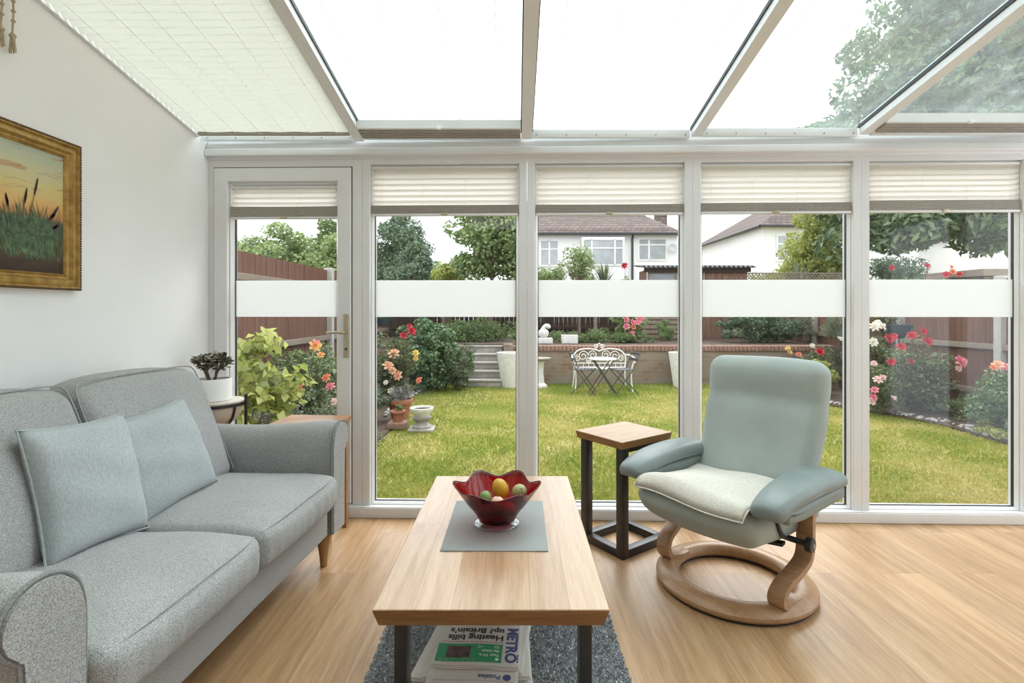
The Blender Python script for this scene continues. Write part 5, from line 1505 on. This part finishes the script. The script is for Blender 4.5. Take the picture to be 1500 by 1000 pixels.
def shrub(name, label, cat, base, blobs, mat, n, leaf, width, seed, clumps=26, cr=.30, group=None, stem=True, droop=.2, low=-1.0, shell=.35):
    """blobs = [(centre relative to base, radii)]"""
    root = thing(name, label, cat, base, 0, group)
    rg = np.random.default_rng(seed); P = []; N = []; CC = []
    vol = [r[0] * r[1] * r[2] for _, r in blobs]
    for (c, r), v in zip(blobs, vol):
        k = max(6, int(clumps * v / sum(vol))); q = int(n * v / sum(vol))
        p, nn, cc = clump_points(rg, c, [x * .82 for x in r], k, cr * (r[0] * r[1] * r[2]) ** (1 / 3), q, shell, low)
        P.append(p); N.append(nn); CC.append(cc)
    P = np.concatenate(P); N = np.concatenate(N)
    keep = P[:, 2] > .02
    leaf_mesh('foliage', P[keep], N[keep], leaf, leaf * width, mat, root, rg, None, droop)
    if stem:
        k = MB(); c0 = np.concatenate(CC)
        for i in range(min(14, len(c0))):
            e = c0[i * len(c0) // min(14, len(c0))]
            if e[2] < .1: continue
            k.tube([(e[0] * .1, e[1] * .1, -.02), (e[0] * .45, e[1] * .45, e[2] * .55), tuple(e)], [.012, .009, .004], 5)
        if k.v: k.build('stems', M['bark'], root)
    return root

def tree(name, label, base, trunk, crown, mat, n, leaf, width, seed, clumps, cr, group=None, tr=.12, droop=.2, shell=.3):
    root = thing(name, label, 'tree', base, 0, group)
    rg = np.random.default_rng(seed); P = []; N = []; CC = []
    vol = [r[0] * r[1] * r[2] for _, r in crown]
    for (c, r), v in zip(crown, vol):
        p, nn, cc = clump_points(rg, c, [x * .86 for x in r], max(5, int(clumps * v / sum(vol))), cr, int(n * v / sum(vol)), shell)
        P.append(p); N.append(nn); CC.append(cc)
    leaf_mesh('crown', np.concatenate(P), np.concatenate(N), leaf, leaf * width, mat, root, rg, None, droop)
    top = Vector(trunk)
    MB().tube(smooth_path([(0, 0, -.1), (top.x * .3, top.y * .3, top.z * .4), tuple(top)], 5), [tr * (1 - .35 * i / 10) for i in range(11)], 10).build('trunk', M['bark'], root)
    k = MB(); c0 = np.concatenate(CC); ids = rg.permutation(len(c0))[:18]
    for i in ids:
        e = Vector(c0[i]); s_ = top * .92; m_ = s_.lerp(e, .5) + Vector((0, 0, .08 * (e - s_).length))
        k.tube([tuple(s_), tuple(m_), tuple(e)], [tr * .5, tr * .3, tr * .12], 6)
    k.build('branches', M['bark'], root)
    return root

# roses: blooms are shared meshes, one object each
def petal_mat(name, a_, b_): return leafmat(name, a_, b_, .30)
PM = {'red': petal_mat('red_petal', (.30, .006, .020), (.62, .02, .05)), 'pink': petal_mat('pink_petal', (.62, .17, .24), (.80, .36, .40)),
      'peach': petal_mat('peach_petal', (.72, .36, .20), (.85, .58, .42)), 'coral': petal_mat('coral_petal', (.70, .17, .09), (.80, .34, .20)),
      'yellow': petal_mat('yellow_petal', (.70, .48, .08), (.80, .64, .22)), 'white': petal_mat('white_petal', (.74, .70, .56), (.86, .84, .76)),
      'blush': petal_mat('blush_petal', (.74, .50, .48), (.86, .70, .68)), 'mixed': petal_mat('yellow_pink_petal', (.80, .22, .25), (.85, .62, .20))}
_bl = {}
def bloom_mesh(col):
    if col in _bl: return _bl[col]
    k = MB(); rb_ = random.Random(5); tones = []
    for ring, (n, r, zz, op) in enumerate(((3, .32, .62, .15), (5, .55, .48, .45), (6, .82, .28, .85), (7, 1.0, .10, 1.15))):
        for i in range(n):
            a = 2 * PI * (i + .5 * ring) / n + rb_.uniform(-.15, .15); t_ = rb_.random()
            w = 1.35 * r / n * 2.6
            def f(u, v, a=a, r=r, zz=zz, w=w, op=op):
                s_ = (u - .5) * w * math.sin(PI * (.20 + .52 * v)); rad = r * (.25 + .75 * v ** (.7)) + (.10 * op * v ** 3)
                h = zz * v * 1.1 + .25 * (1 - op * .6) * v - .18 * op * v ** 3 + .25 * (u - .5) ** 2
                return (rad * math.cos(a) - s_ * math.sin(a), rad * math.sin(a) + s_ * math.cos(a), h)
            q = len(k.f); k.grid(f, 3, 4); tones += [max(0, min(1, t_ + rb_.uniform(-.1, .1)))] * (len(k.f) - q)
    o = k.build('bloom', PM[col], fix=False, angle=80)
    o.data.attributes.new('tone', 'FLOAT', 'FACE').data.foreach_set('value', tones)
    me = o.data; bpy.data.objects.remove(o); _bl[col] = me
    return me
def rose(label, base, radii, height, blooms, n, seed, leaf=.055, mat='rose', group='rose bushes in the flower beds', name='rose_bush'):
    """blooms = [(world x, world y, world z, colour, size)]"""
    b = Vector(base)
    root = shrub(name, label, 'rose bush', base, [((0, 0, height * .52), (radii[0], radii[1], height * .50)), ((0, 0, height * .25), (radii[0] * .7, radii[1] * .7, height * .27))],
                 L_[mat], n, leaf, .62, seed, 42, .34, group, True, .3, -1, .25)
    rr = random.Random(seed)
    k = MB()
    for (x, y, z, col, s) in blooms:
        p = Vector((x, y, z)) - b
        o = bpy.data.objects.new('bloom', bloom_mesh(col)); C.objects.link(o); o.parent = root
        o.location = p; o.scale = (s * .8,) * 3; o.rotation_euler = (R(rr.uniform(35, 75)), R(rr.uniform(-25, 25)), rr.uniform(-.7, .7))
        k.tube([(p.x * .3, p.y * .3, max(.05, p.z * .4)), tuple(p * .92 + Vector((0, 0, -.02))), tuple(p)], [.006, .004, .004], 5)
    if blooms: k.build('flower_stems', L_['rose'] if False else M['bark'], root)
    return root
def A(px, py, Y, col, s): p = at(px, py, Y); return (p.x, p.y, p.z, col, s)
Z0 = GZ + .03
# beds on the door side
shrub('climbing_plant', 'large leaved lime green climber close outside the glass door', 'plant', (-2.22, 4.25, Z0), [((-.05, 0, 1.0), (.30, .35, .35)), ((.15, .1, .70), (.42, .35, .30)), ((-.05, 0, .35), (.34, .3, .35))],
      L_['lime'], 900, .095, .75, 21, 30, .42, None, True, .7)
shrub('shrub', 'fine leaved grey green shrub low beneath the climber', 'shrub', (-2.05, 4.9, Z0), [((0, 0, .28), (.62, .45, .32)), ((.45, .2, .22), (.35, .35, .26))], L_['grey'], 5200, .038, .40, 22, 40, .36, None)
rose('rose bush with yellow and pink blooms outside the glass door', (-2.35, 5.55, Z0), (.55, .45), 1.05,
     [A(462, 506, 5.3, 'mixed', .075), A(470, 520, 5.35, 'mixed', .05), A(440, 568, 5.15, 'coral', .062), A(478, 553, 5.2, 'coral', .055), A(484, 566, 5.2, 'pink', .06), A(490, 588, 5.15, 'blush', .05), A(420, 590, 5.1, 'blush', .04)], 3200, 23, .065)
shrub('shrub', 'green shrub filling the fence side behind the climber', 'shrub', (-2.85, 7.4, Z0), [((0, 0, .5), (.5, 1.0, .55))], L_['mid'], 5000, .055, .6, 24, 40, .34, None)
rose('rose bush with red, peach and yellow blooms above the terracotta pots', (-1.88, 7.95, Z0), (.44, .42), 1.12,
     [A(603, 485, 7.75, 'red', .085), A(591, 491, 7.7, 'red', .07), A(600, 477, 7.8, 'red', .05), A(577, 518, 7.6, 'peach', .10), A(569, 536, 7.5, 'peach', .10), A(575, 543, 7.5, 'peach', .07), A(583, 550, 7.5, 'peach', .085),
      A(609, 517, 7.65, 'yellow', .06), A(609, 525, 7.65, 'yellow', .05), A(614, 557, 7.5, 'coral', .065), A(565, 560, 7.4, 'white', .045), A(573, 573, 7.4, 'white', .06)], 4200, 25, .055)
shrub('shrub', 'glossy green shrub between the peach roses and the steps', 'shrub', (-1.62, 9.25, Z0), [((0, 0, .62), (.62, .50, .72)), ((.50, .15, .42), (.38, .4, .50))], L_['ivy'], 9500, .075, .72, 26, 60, .30, None)
shrub('shrub', 'feathery grey green shrub beside the steps', 'shrub', (-1.05, 9.35, Z0), [((0, 0, .45), (.36, .35, .55))], L_['grey'], 5200, .05, .25, 27, 34, .34, None)
shrub('shrub', 'dark bushy shrub at the near end of the pebble edge', 'shrub', (-1.92, 6.55, Z0), [((0, 0, .26), (.34, .40, .34))], L_['dark'], 3600, .04, .5, 28, 30, .34, None)
shrub('lavender', 'wispy lavender growing from the large terracotta pot', 'plant', (-1.50, 6.70, GZ + .26), [((0, 0, .10), (.18, .18, .14))], L_['purple'], 1600, .07, .10, 29, 16, .4, None, False, -1.6)
shrub('seedling', 'low sprig growing in the small terracotta pot', 'plant', (-1.43, 6.28, GZ + .22), [((0, 0, .03), (.07, .07, .05))], L_['mid'], 160, .03, .5, 30, 6, .4, None, False)
shrub('trailing_plant', 'pale trailing plant in the dark blue hanging pot', 'plant', (-2.98, 11.6, 1.06), [((0, 0, .10), (.22, .2, .16))], L_['fresh'], 700, .05, .5, 31, 12, .4, None, False)
# terrace
shrub('shrub', 'loose green planting on the terrace above the steps', 'shrub', (-1.0, 11.9, TZ2), [((0, 0, .22), (1.2, .9, .34))], L_['mid'], 9000, .06, .35, 32, 40, .32, None)
shrub('shrub', 'small leafy shrub at the top of the steps pier', 'shrub', (.06, 10.9, TZ2), [((0, 0, .20), (.28, .25, .26))], L_['fresh'], 1800, .05, .5, 33, 16, .36, None)
shrub('ground_cover', 'low green ground cover along the terrace edge behind the bench', 'plant', (1.7, 11.5, TZ2), [((0, 0, .08), (1.9, .7, .16))], L_['mid'], 12000, .055, .35, 34, 60, .28, None, False)
rose('pink rose bush on the terrace behind the bench', (2.52, 11.6, TZ2), (.42, .40), .85,
     [A(917, 468, 11.3, 'pink', .10), A(927, 472, 11.2, 'pink', .08), A(936, 468, 11.3, 'pink', .11), A(918, 478, 11.2, 'pink', .09), A(928, 479, 11.2, 'coral', .075), A(934, 472, 11.2, 'pink', .08), A(925, 489, 11.2, 'pink', .10), A(941, 465, 11.3, 'pink', .07)], 3600, 35, .06, 'fresh')
shrub('shrub', 'spiky green plant in front of the slatted screen', 'shrub', (3.5, 12.0, TZ2), [((0, 0, .25), (.30, .25, .32))], L_['fresh'], 1500, .12, .12, 36, 16, .34, None, False, -1.2)
shrub('yew_bush', 'dense dark green bush above the back of the armchair', 'shrub', (5.35, 11.35, TZ2), [((0, 0, .45), (.72, .55, .62)), ((-.6, 0, .3), (.4, .4, .4)), ((.45, 0, .3), (.5, .5, .42))], L_['conifer'], 18000, .06, .28, 37, 70, .30, None, True, -.6)
# fence side beds
rose('large rose bush with crimson blooms and a single pink one', (5.62, 7.25, Z0), (.62, .50), 1.02,
     [A(1336, 491, 6.9, 'red', .075), A(1352, 485, 6.95, 'red', .07), A(1358, 500, 6.85, 'red', .085), A(1302, 496, 6.8, 'red', .08), A(1309, 493, 6.85, 'red', .06), A(1320, 508, 6.75, 'red', .075), A(1306, 530, 6.7, 'red', .06), A(1334, 529, 6.75, 'red', .045),
      A(1407, 530, 6.75, 'pink', .10), A(1404, 540, 6.75, 'blush', .05)], 5200, 41, .055)
rose('white rose bush behind the frame beside the dark bowl planter', (5.35, 7.95, Z0), (.34, .32), 1.22,
     [A(1281, 478, 7.7, 'white', .085), A(1291, 478, 7.7, 'white', .085), A(1279, 501, 7.6, 'white', .08), A(1286, 472, 7.8, 'white', .06)], 2600, 42, .055)
rose('blush pink rose bush low at the lawn edge', (5.0, 7.15, Z0), (.34, .34), .62,
     [A(1286, 556, 6.9, 'blush', .075), A(1293, 553, 6.9, 'blush', .06), A(1281, 571, 6.8, 'pink', .06), A(1279, 582, 6.8, 'pink', .065), A(1277, 588, 6.8, 'blush', .06), A(1309, 583, 6.7, 'blush', .05), A(1280, 532, 7.0, 'blush', .05)], 2600, 43, .045)
shrub('shrub', 'dark rounded shrub at the far pane edge over the pebbles', 'shrub', (5.62, 5.85, Z0), [((0, 0, .33), (.42, .45, .40)), ((-.10, -.35, .12), (.35, .3, .20))], L_['ivy'], 7000, .042, .6, 44, 46, .32, None)
rose('rose bush with coral blooms beside the white concrete post', (5.98, 6.2, Z0), (.34, .34), .88,
     [A(1462, 534, 5.95, 'peach', .07), A(1471, 537, 5.95, 'pink', .06), A(1455, 538, 5.95, 'coral', .045)], 2600, 45, .055)
shrub('shrub', 'small lime plants among the pebbles by the lawn', 'shrub', (5.35, 5.75, Z0), [((0, 0, .06), (.26, .25, .10)), ((.22, .3, .05), (.2, .2, .08))], L_['lime'], 900, .05, .5, 46, 14, .34, None, False)
rose('sparse rose with one crimson bloom behind the armchair', (5.55, 9.4, Z0), (.40, .35), .80,
     [A(1201, 515, 9.1, 'red', .095), A(1170, 519, 9.3, 'coral', .06), A(1154, 510, 9.4, 'yellow', .06), A(1157, 516, 9.4, 'yellow', .06), A(1230, 496, 9.0, 'white', .06), A(1190, 506, 9.2, 'white', .05)], 1500, 47, .055)
shrub('shrub', 'yellow green shrub beside the armchair back', 'shrub', (5.05, 8.7, Z0), [((0, 0, .28), (.34, .32, .34))], L_['lime'], 2300, .06, .4, 48, 24, .34, None)
shrub('ornamental_grass', 'pale arching grass over the fence corner', 'grass', (6.0, 9.55, GZ), [((0, 0, 1.05), (.36, .42, .35)), ((0, 0, .5), (.25, .3, .5))], L_['grey'], 2400, .22, .035, 49, 26, .36, None, True, 1.2)
shrub('shrub', 'silvery trailing shrub at the fence end of the dark bush', 'shrub', (6.12, 10.95, TZ2), [((0, 0, .35), (.20, .25, .45))], L_['grey'], 1500, .06, .2, 50, 18, .34, None, True, .9)
shrub('shrub', 'leafy green bed plants under the crimson roses', 'shrub', (5.9, 7.0, Z0), [((0, .2, .14), (.45, 1.1, .20))], L_['mid'], 4200, .045, .5, 51, 40, .28, None, False)
rose('climbing rose with red blooms above the frosted band', (6.85, 8.9, GZ), (.95, .4), 2.35,
     [A(1306, 392, 8.6, 'red', .06), A(1358, 389, 8.6, 'red', .06), A(1393, 391, 8.6, 'coral', .05), A(1386, 402, 8.6, 'red', .075), A(1396, 398, 8.6, 'coral', .06), A(1406, 402, 8.6, 'red', .06)], 5200, 52, .06)
shrub('hedge_plant', 'dark hedge behind the fence under the leafy tree', 'hedge', (7.75, 10.8, GZ), [((0, 0, 1.55), (1.05, .6, 1.45))], L_['dark'], 24000, .06, .5, 53, 60, .26, None)
shrub('shrub', 'lime shrub beside the outbuilding roof', 'shrub', (10.0, 12.9, GZ), [((0, 0, 1.4), (.9, .7, 1.3))], L_['lime'], 5000, .09, .4, 54, 40, .26, None)

# trees
tree('conifer', 'dark rounded conifer behind the back fence beside the open door window', (-3.75, 17.0, GZ), (0, 0, 3.2), [((0, 0, 2.6), (1.05, 1.0, 2.6)), ((.35, -.2, 1.9), (.9, .8, 1.8))], L_['conifer'], 42000, .12, .34, 61, 120, .42, None, .16, -.8, .55)
tree('conifer', 'lower dark conifer in front of the taller rounded one', (-3.1, 15.6, GZ), (0, 0, 2.2), [((0, 0, 1.9), (.80, .75, 1.75))], L_['conifer'], 26000, .11, .34, 62, 80, .36, None, .12, -.8, .55)
tree('apple_tree', 'leafy apple tree on the terrace with sky through its branches', (-.62, 12.4, TZ2), (.05, 0, 1.6), [((0, 0, 2.55), (1.05, .9, 1.0)), ((-.45, 0, 1.75), (.65, .6, .42)), ((.55, 0, 1.75), (.5, .6, .45))], L_['fresh'], 12000, .105, .6, 63, 80, .32, None, .07, .3, .35)
shrub('shrub', 'lime green bush between the conifer and the apple tree', 'shrub', (-1.75, 13.2, TZ2), [((0, 0, 1.45), (.6, .5, .55))], L_['lime'], 5000, .09, .55, 64, 40, .34, None)
tree('tree', 'round pale green tree beyond the fence at the door side', (-8.0, 18.0, GZ), (0, 0, 2.0), [((0, 0, 2.9), (1.8, 1.5, 1.6)), ((1.3, 0, 2.3), (1.2, 1.2, 1.4)), ((-1.6, 0, 2.8), (1.4, 1.2, 1.5))], L_['fresh'], 26000, .14, .65, 65, 110, .50, None, .15)
tree('tree', 'taller darker tree in the middle beyond the door side fence', (-7.6, 22.0, GZ), (0, 0, 2.4), [((0, 0, 3.4), (1.65, 1.4, 1.9)), ((.2, 0, 4.6), (.9, .8, 1.0))], L_['mid'], 28000, .15, .65, 66, 110, .50, None, .16)
tree('tree', 'bushy light green tree near the concrete post beyond the fence', (-5.6, 17.5, GZ), (0, 0, 1.9), [((0, 0, 2.5), (1.3, 1.2, 1.65))], L_['fresh'], 22000, .14, .65, 67, 90, .46, None, .14)
tree('small_tree', 'slim trunked small tree on the terrace above the bench', (1.38, 11.3, TZ2), (0, .05, 1.2), [((0, .1, 1.75), (.42, .4, .42))], L_['fresh'], 1700, .07, .5, 68, 22, .2, None, .035)
shrub('shrub', 'green bush above the frosted band nearest the mullion, before the white house', 'shrub', (.92, 14.6, TZ2), [((0, 0, 1.42), (.55, .45, .72))], L_['fresh'], 3600, .075, .55, 69, 30, .32, None)
shrub('shrub', 'sparser leafy bush in front of the bay window', 'shrub', (1.85, 14.6, TZ2), [((0, 0, 1.32), (.40, .4, .60))], L_['fresh'], 2200, .075, .5, 70, 20, .32, None)
def spiky(label, base, n, L, seed, mat='grey', group=None, h=1.0):
    root = thing('cordyline', label, 'plant', base, 0, group); rr = random.Random(seed); k = MB(); tn = []
    for i in range(n):
        a = rr.uniform(0, 2 * PI); e = rr.uniform(.25, 1.45); l_ = L * rr.uniform(.75, 1.1)
        d = Vector((math.cos(a) * math.cos(e), math.sin(a) * math.cos(e), math.sin(e))); s_ = d.cross(Vector((0, 0, 1))).normalized() * .018
        o = Vector((0, 0, h)); m_ = o + d * l_ * .6; t_ = o + d * l_ + Vector((0, 0, -.22 * l_ * math.cos(e)))
        k.add([o - s_ * .6, o + s_ * .6, m_ + s_, t_, m_ - s_], [(0, 1, 2, 4), (4, 2, 3)]); tn += [rr.random()] * 2
    lv = k.build('leaves', L_[mat], root, fix=False, smooth=False); lv.data.attributes.new('tone', 'FLOAT', 'FACE').data.foreach_set('value', tn)
    MB().tube([(0, 0, 0), (.02, 0, h * .5), (0, 0, h)], [.06, .05, .045], 8).build('trunk', M['bark'], root)
spiky('spiky pale cordyline in front of the bay window of the white house', (2.45, 14.5, TZ2), 120, .75, 71, 'grey', None, 1.35)
spiky('spiky cordyline above the trellis among the lime tree leaves', (8.3, 15.4, TZ2), 110, .85, 72, 'grey', None, 1.35)
spiky('smaller spiky plant above the trellis near the window frame', (9.35, 15.1, TZ2), 90, .7, 73, 'grey', None, 1.25)
rose('tall rose with one dark red bloom beside the shed roof', (3.05, 14.4, TZ2), (.38, .35), 1.75, [A(915, 389, 14.0, 'red', .11)], 1500, 74, .07, 'fresh')
tree('lime_tree', 'yellow green ornamental tree in front of the half hidden white house', (9.55, 16.5, GZ), (0, 0, 2.3), [((-.2, 0, 3.1), (1.1, 1.0, 1.15)), ((.7, 0, 2.7), (.8, .8, .8)), ((-.8, -.2, 2.6), (.55, .5, .4)), ((0, 0, 4.1), (.7, .7, .6))], L_['lime'], 12000, .12, .55, 75, 80, .36, None, .09, .2, .35)
shrub('shrub', 'low yellow bush above the trellis left of the cordyline', 'shrub', (7.2, 15.0, TZ2), [((0, 0, 1.5), (.75, .5, .42))], L_['lime'], 2600, .06, .5, 76, 26, .3, None)
tree('ash_tree', 'huge spreading ash tree seen through the glass roof', (18.2, 15.2, GZ), (-2.2, -.2, 4.6),
     [((-5.2, -.3, 6.2), (4.7, 3.6, 3.0)), ((-7.0, -1.0, 4.5), (3.0, 2.4, 1.35)), ((-4.5, 0, 9.3), (3.8, 3.2, 2.7)), ((-1.5, -1.0, 5.4), (4.6, 3.2, 2.6)), ((-8.4, -1.2, 3.7), (1.5, 1.4, .8)), ((-8.6, -.3, 6.2), (1.6, 1.6, .9)), ((-4.4, -1.2, 3.9), (2.2, 1.6, .7)), ((-5.6, -5.6, 9.4), (3.6, 3.0, 1.8))],
     L_['ash'], 140000, .25, .42, 77, 380, .85, None, .38, .4, .35)

# ---------------------------------------------------------------- houses beyond the gardens
def tilemat():
    m, n, l, out = new_mat('brown_roof_tiles'); b = n.new('ShaderNodeBsdfPrincipled')
    br = n.new('ShaderNodeTexBrick')
    for k_, v_ in (('Scale', 1.0), ('Brick Width', .33), ('Row Height', .20), ('Mortar Size', .035), ('Mortar Smooth', .6)): br.inputs[k_].default_value = v_
    br.inputs['Color1'].default_value = (.085, .058, .050, 1); br.inputs['Color2'].default_value = (.15, .11, .095, 1); br.inputs['Mortar'].default_value = (.035, .026, .024, 1)
    l.new(coords(n, l, (1, 1, 1), (R(90), 0, 0)), br.inputs['Vector']); l.new(br.outputs['Color'], b.inputs['Base Color']); pset(b, rough=.85); l.new(b.outputs[0], out.inputs[0])
    return m
M['tiles'] = tilemat()
M['render'] = plain('white_render', (.80, .80, .80), .9, .02, 2)
M['win_white'] = plain('white_window_frame', (.75, .75, .75), .5)
M['win_pane'] = plain('pale_curtained_pane', (.36, .39, .40), .15, .12, 2, spec=.6)
M['gutter'] = plain('black_gutter', (.03, .03, .035), .5)
def hwin(par, x0, x1, z0, z1, y, cols, rows=(.35,)):
    f = MB().frame(x0, x1, z0, z1, [(0, y - .06), (.09, y - .06), (.09, y + .02), (0, y + .02)])
    for c in cols: xc = x0 + (x1 - x0) * c; f.box(xc - .05, xc + .05, y - .06, y + .02, z0 + .05, z1 - .05)
    for r_ in rows: zc = z1 - (z1 - z0) * r_; f.box(x0 + .05, x1 - .05, y - .05, y + .02, zc - .04, zc + .04)
    o = f.build('window', M['win_white'], par, smooth=False)
    MB().box(x0 + .06, x1 - .06, y - .02, y - .01, z0 + .06, z1 - .06).build('pane', M['win_pane'], o, smooth=False)
h1 = thing('house', 'white rendered house with brown hipped roof and bay window beyond the shed', 'house', (0, 32, 0))
MB().box(-.6, 9.95, 0, 8, GZ, 6.05).build('walls', M['render'], h1, smooth=False)
rv = [(-1.0, -.35, 6.02), (10.3, -.35, 6.02), (10.3, 8.4, 6.02), (-1.0, 8.4, 6.02), (-1.0, 4, 8.9), (6.6, 4, 8.9)]
MB().add(rv, [(0, 1, 5, 4), (1, 2, 5), (2, 3, 4, 5), (3, 0, 4), (3, 2, 1, 0)]).build('roof', M['tiles'], h1, smooth=False)
MB().rbox(-1.0, 10.3, -.47, -.33, 5.9, 6.04, .02, 1).build('gutter', M['gutter'], h1, smooth=False)
MB().tube([(7.15, -.10, GZ), (7.15, -.10, 5.7), (7.15, -.36, 5.95)], .07, 8).build('downpipe', M['gutter'], h1)
MB().rbox(9.5, 10.2, 3.0, 3.8, 6.0, 8.2, .02, 1).build('chimney', M['tiles'], h1, smooth=False)
hwin(h1, 1.45, 2.65, 4.0, 5.65, 0, (.5,)); hwin(h1, 7.5, 9.3, 4.35, 5.75, 0, (.38,), (.30,))
by = MB().box(4.0, 6.6, -.45, 0.0, GZ, 5.75).build('bay', M['render'], h1, smooth=False)
hwin(h1, 4.05, 6.55, 4.0, 5.65, -.46, (.22, .78))
M['dish'] = plain('grey_dish', (.45, .45, .45), .5)
MB().lathe([(.0001, 0), (.20, .03), (.28, .08)], 20, close=False).xf(Matrix.Translation((9.6, -.2, 5.1)) @ Matrix.Rotation(R(70), 4, 'X')).build('satellite_dish', M['dish'], h1)
h2 = thing('house', 'white gable sided house half hidden by the yellow green tree', 'house', (13.7, 28.8, 0), R(3))
poly = [(0, 0), (9, 0), (9, 10.5), (.45, 10.5)]
MB().prism(poly, GZ, 5.98).build('walls', M['render'], h2, smooth=False)
rv = [(-.3, -.35, 5.95), (9.4, -.35, 5.95), (9.4, 10.9, 5.95), (.15, 10.9, 5.95), (4.5, 4, 8.9), (4.6, 6.6, 8.9)]
MB().add(rv, [(0, 1, 4), (1, 2, 5, 4), (2, 3, 5), (3, 0, 4, 5), (3, 2, 1, 0)]).build('roof', M['tiles'], h2, smooth=False)
MB().rbox(-.35, 9.4, -.45, -.33, 5.86, 5.99, .02, 1).build('gutter', M['gutter'], h2, smooth=False)
MB().tube([(-.36, -.35, 5.93), (.09, 10.9, 5.93)], .07, 6).build('gutter', M['gutter'], h2)
hwin(h2, .75, 2.15, 4.0, 5.5, 0, (.5,)); MB().tube([(3.4, -.1, 0), (3.4, -.1, 5.9)], .06, 8).build('downpipe', M['gutter'], h2)
h3 = thing('house', 'pale house glimpsed between the ash tree and the rose fence', 'house', (25.0, 29.0, 0))
MB().box(-.8, 6, 0, 7, GZ, 5.4).build('walls', M['render'], h3, smooth=False)
MB().add([(-1.2, -.3, 5.35), (6.4, -.3, 5.35), (6.4, 7.4, 5.35), (-1.2, 7.4, 5.35), (1.6, 3.6, 7.0), (4, 3.6, 7.0)], [(0, 1, 5, 4), (1, 2, 5), (2, 3, 4, 5), (3, 0, 4), (3, 2, 1, 0)]).build('roof', M['tiles'], h3, smooth=False)
MB().rbox(-1.2, 6.4, -.4, -.3, 5.25, 5.37, .02, 1).build('gutter', M['gutter'], h3, smooth=False)
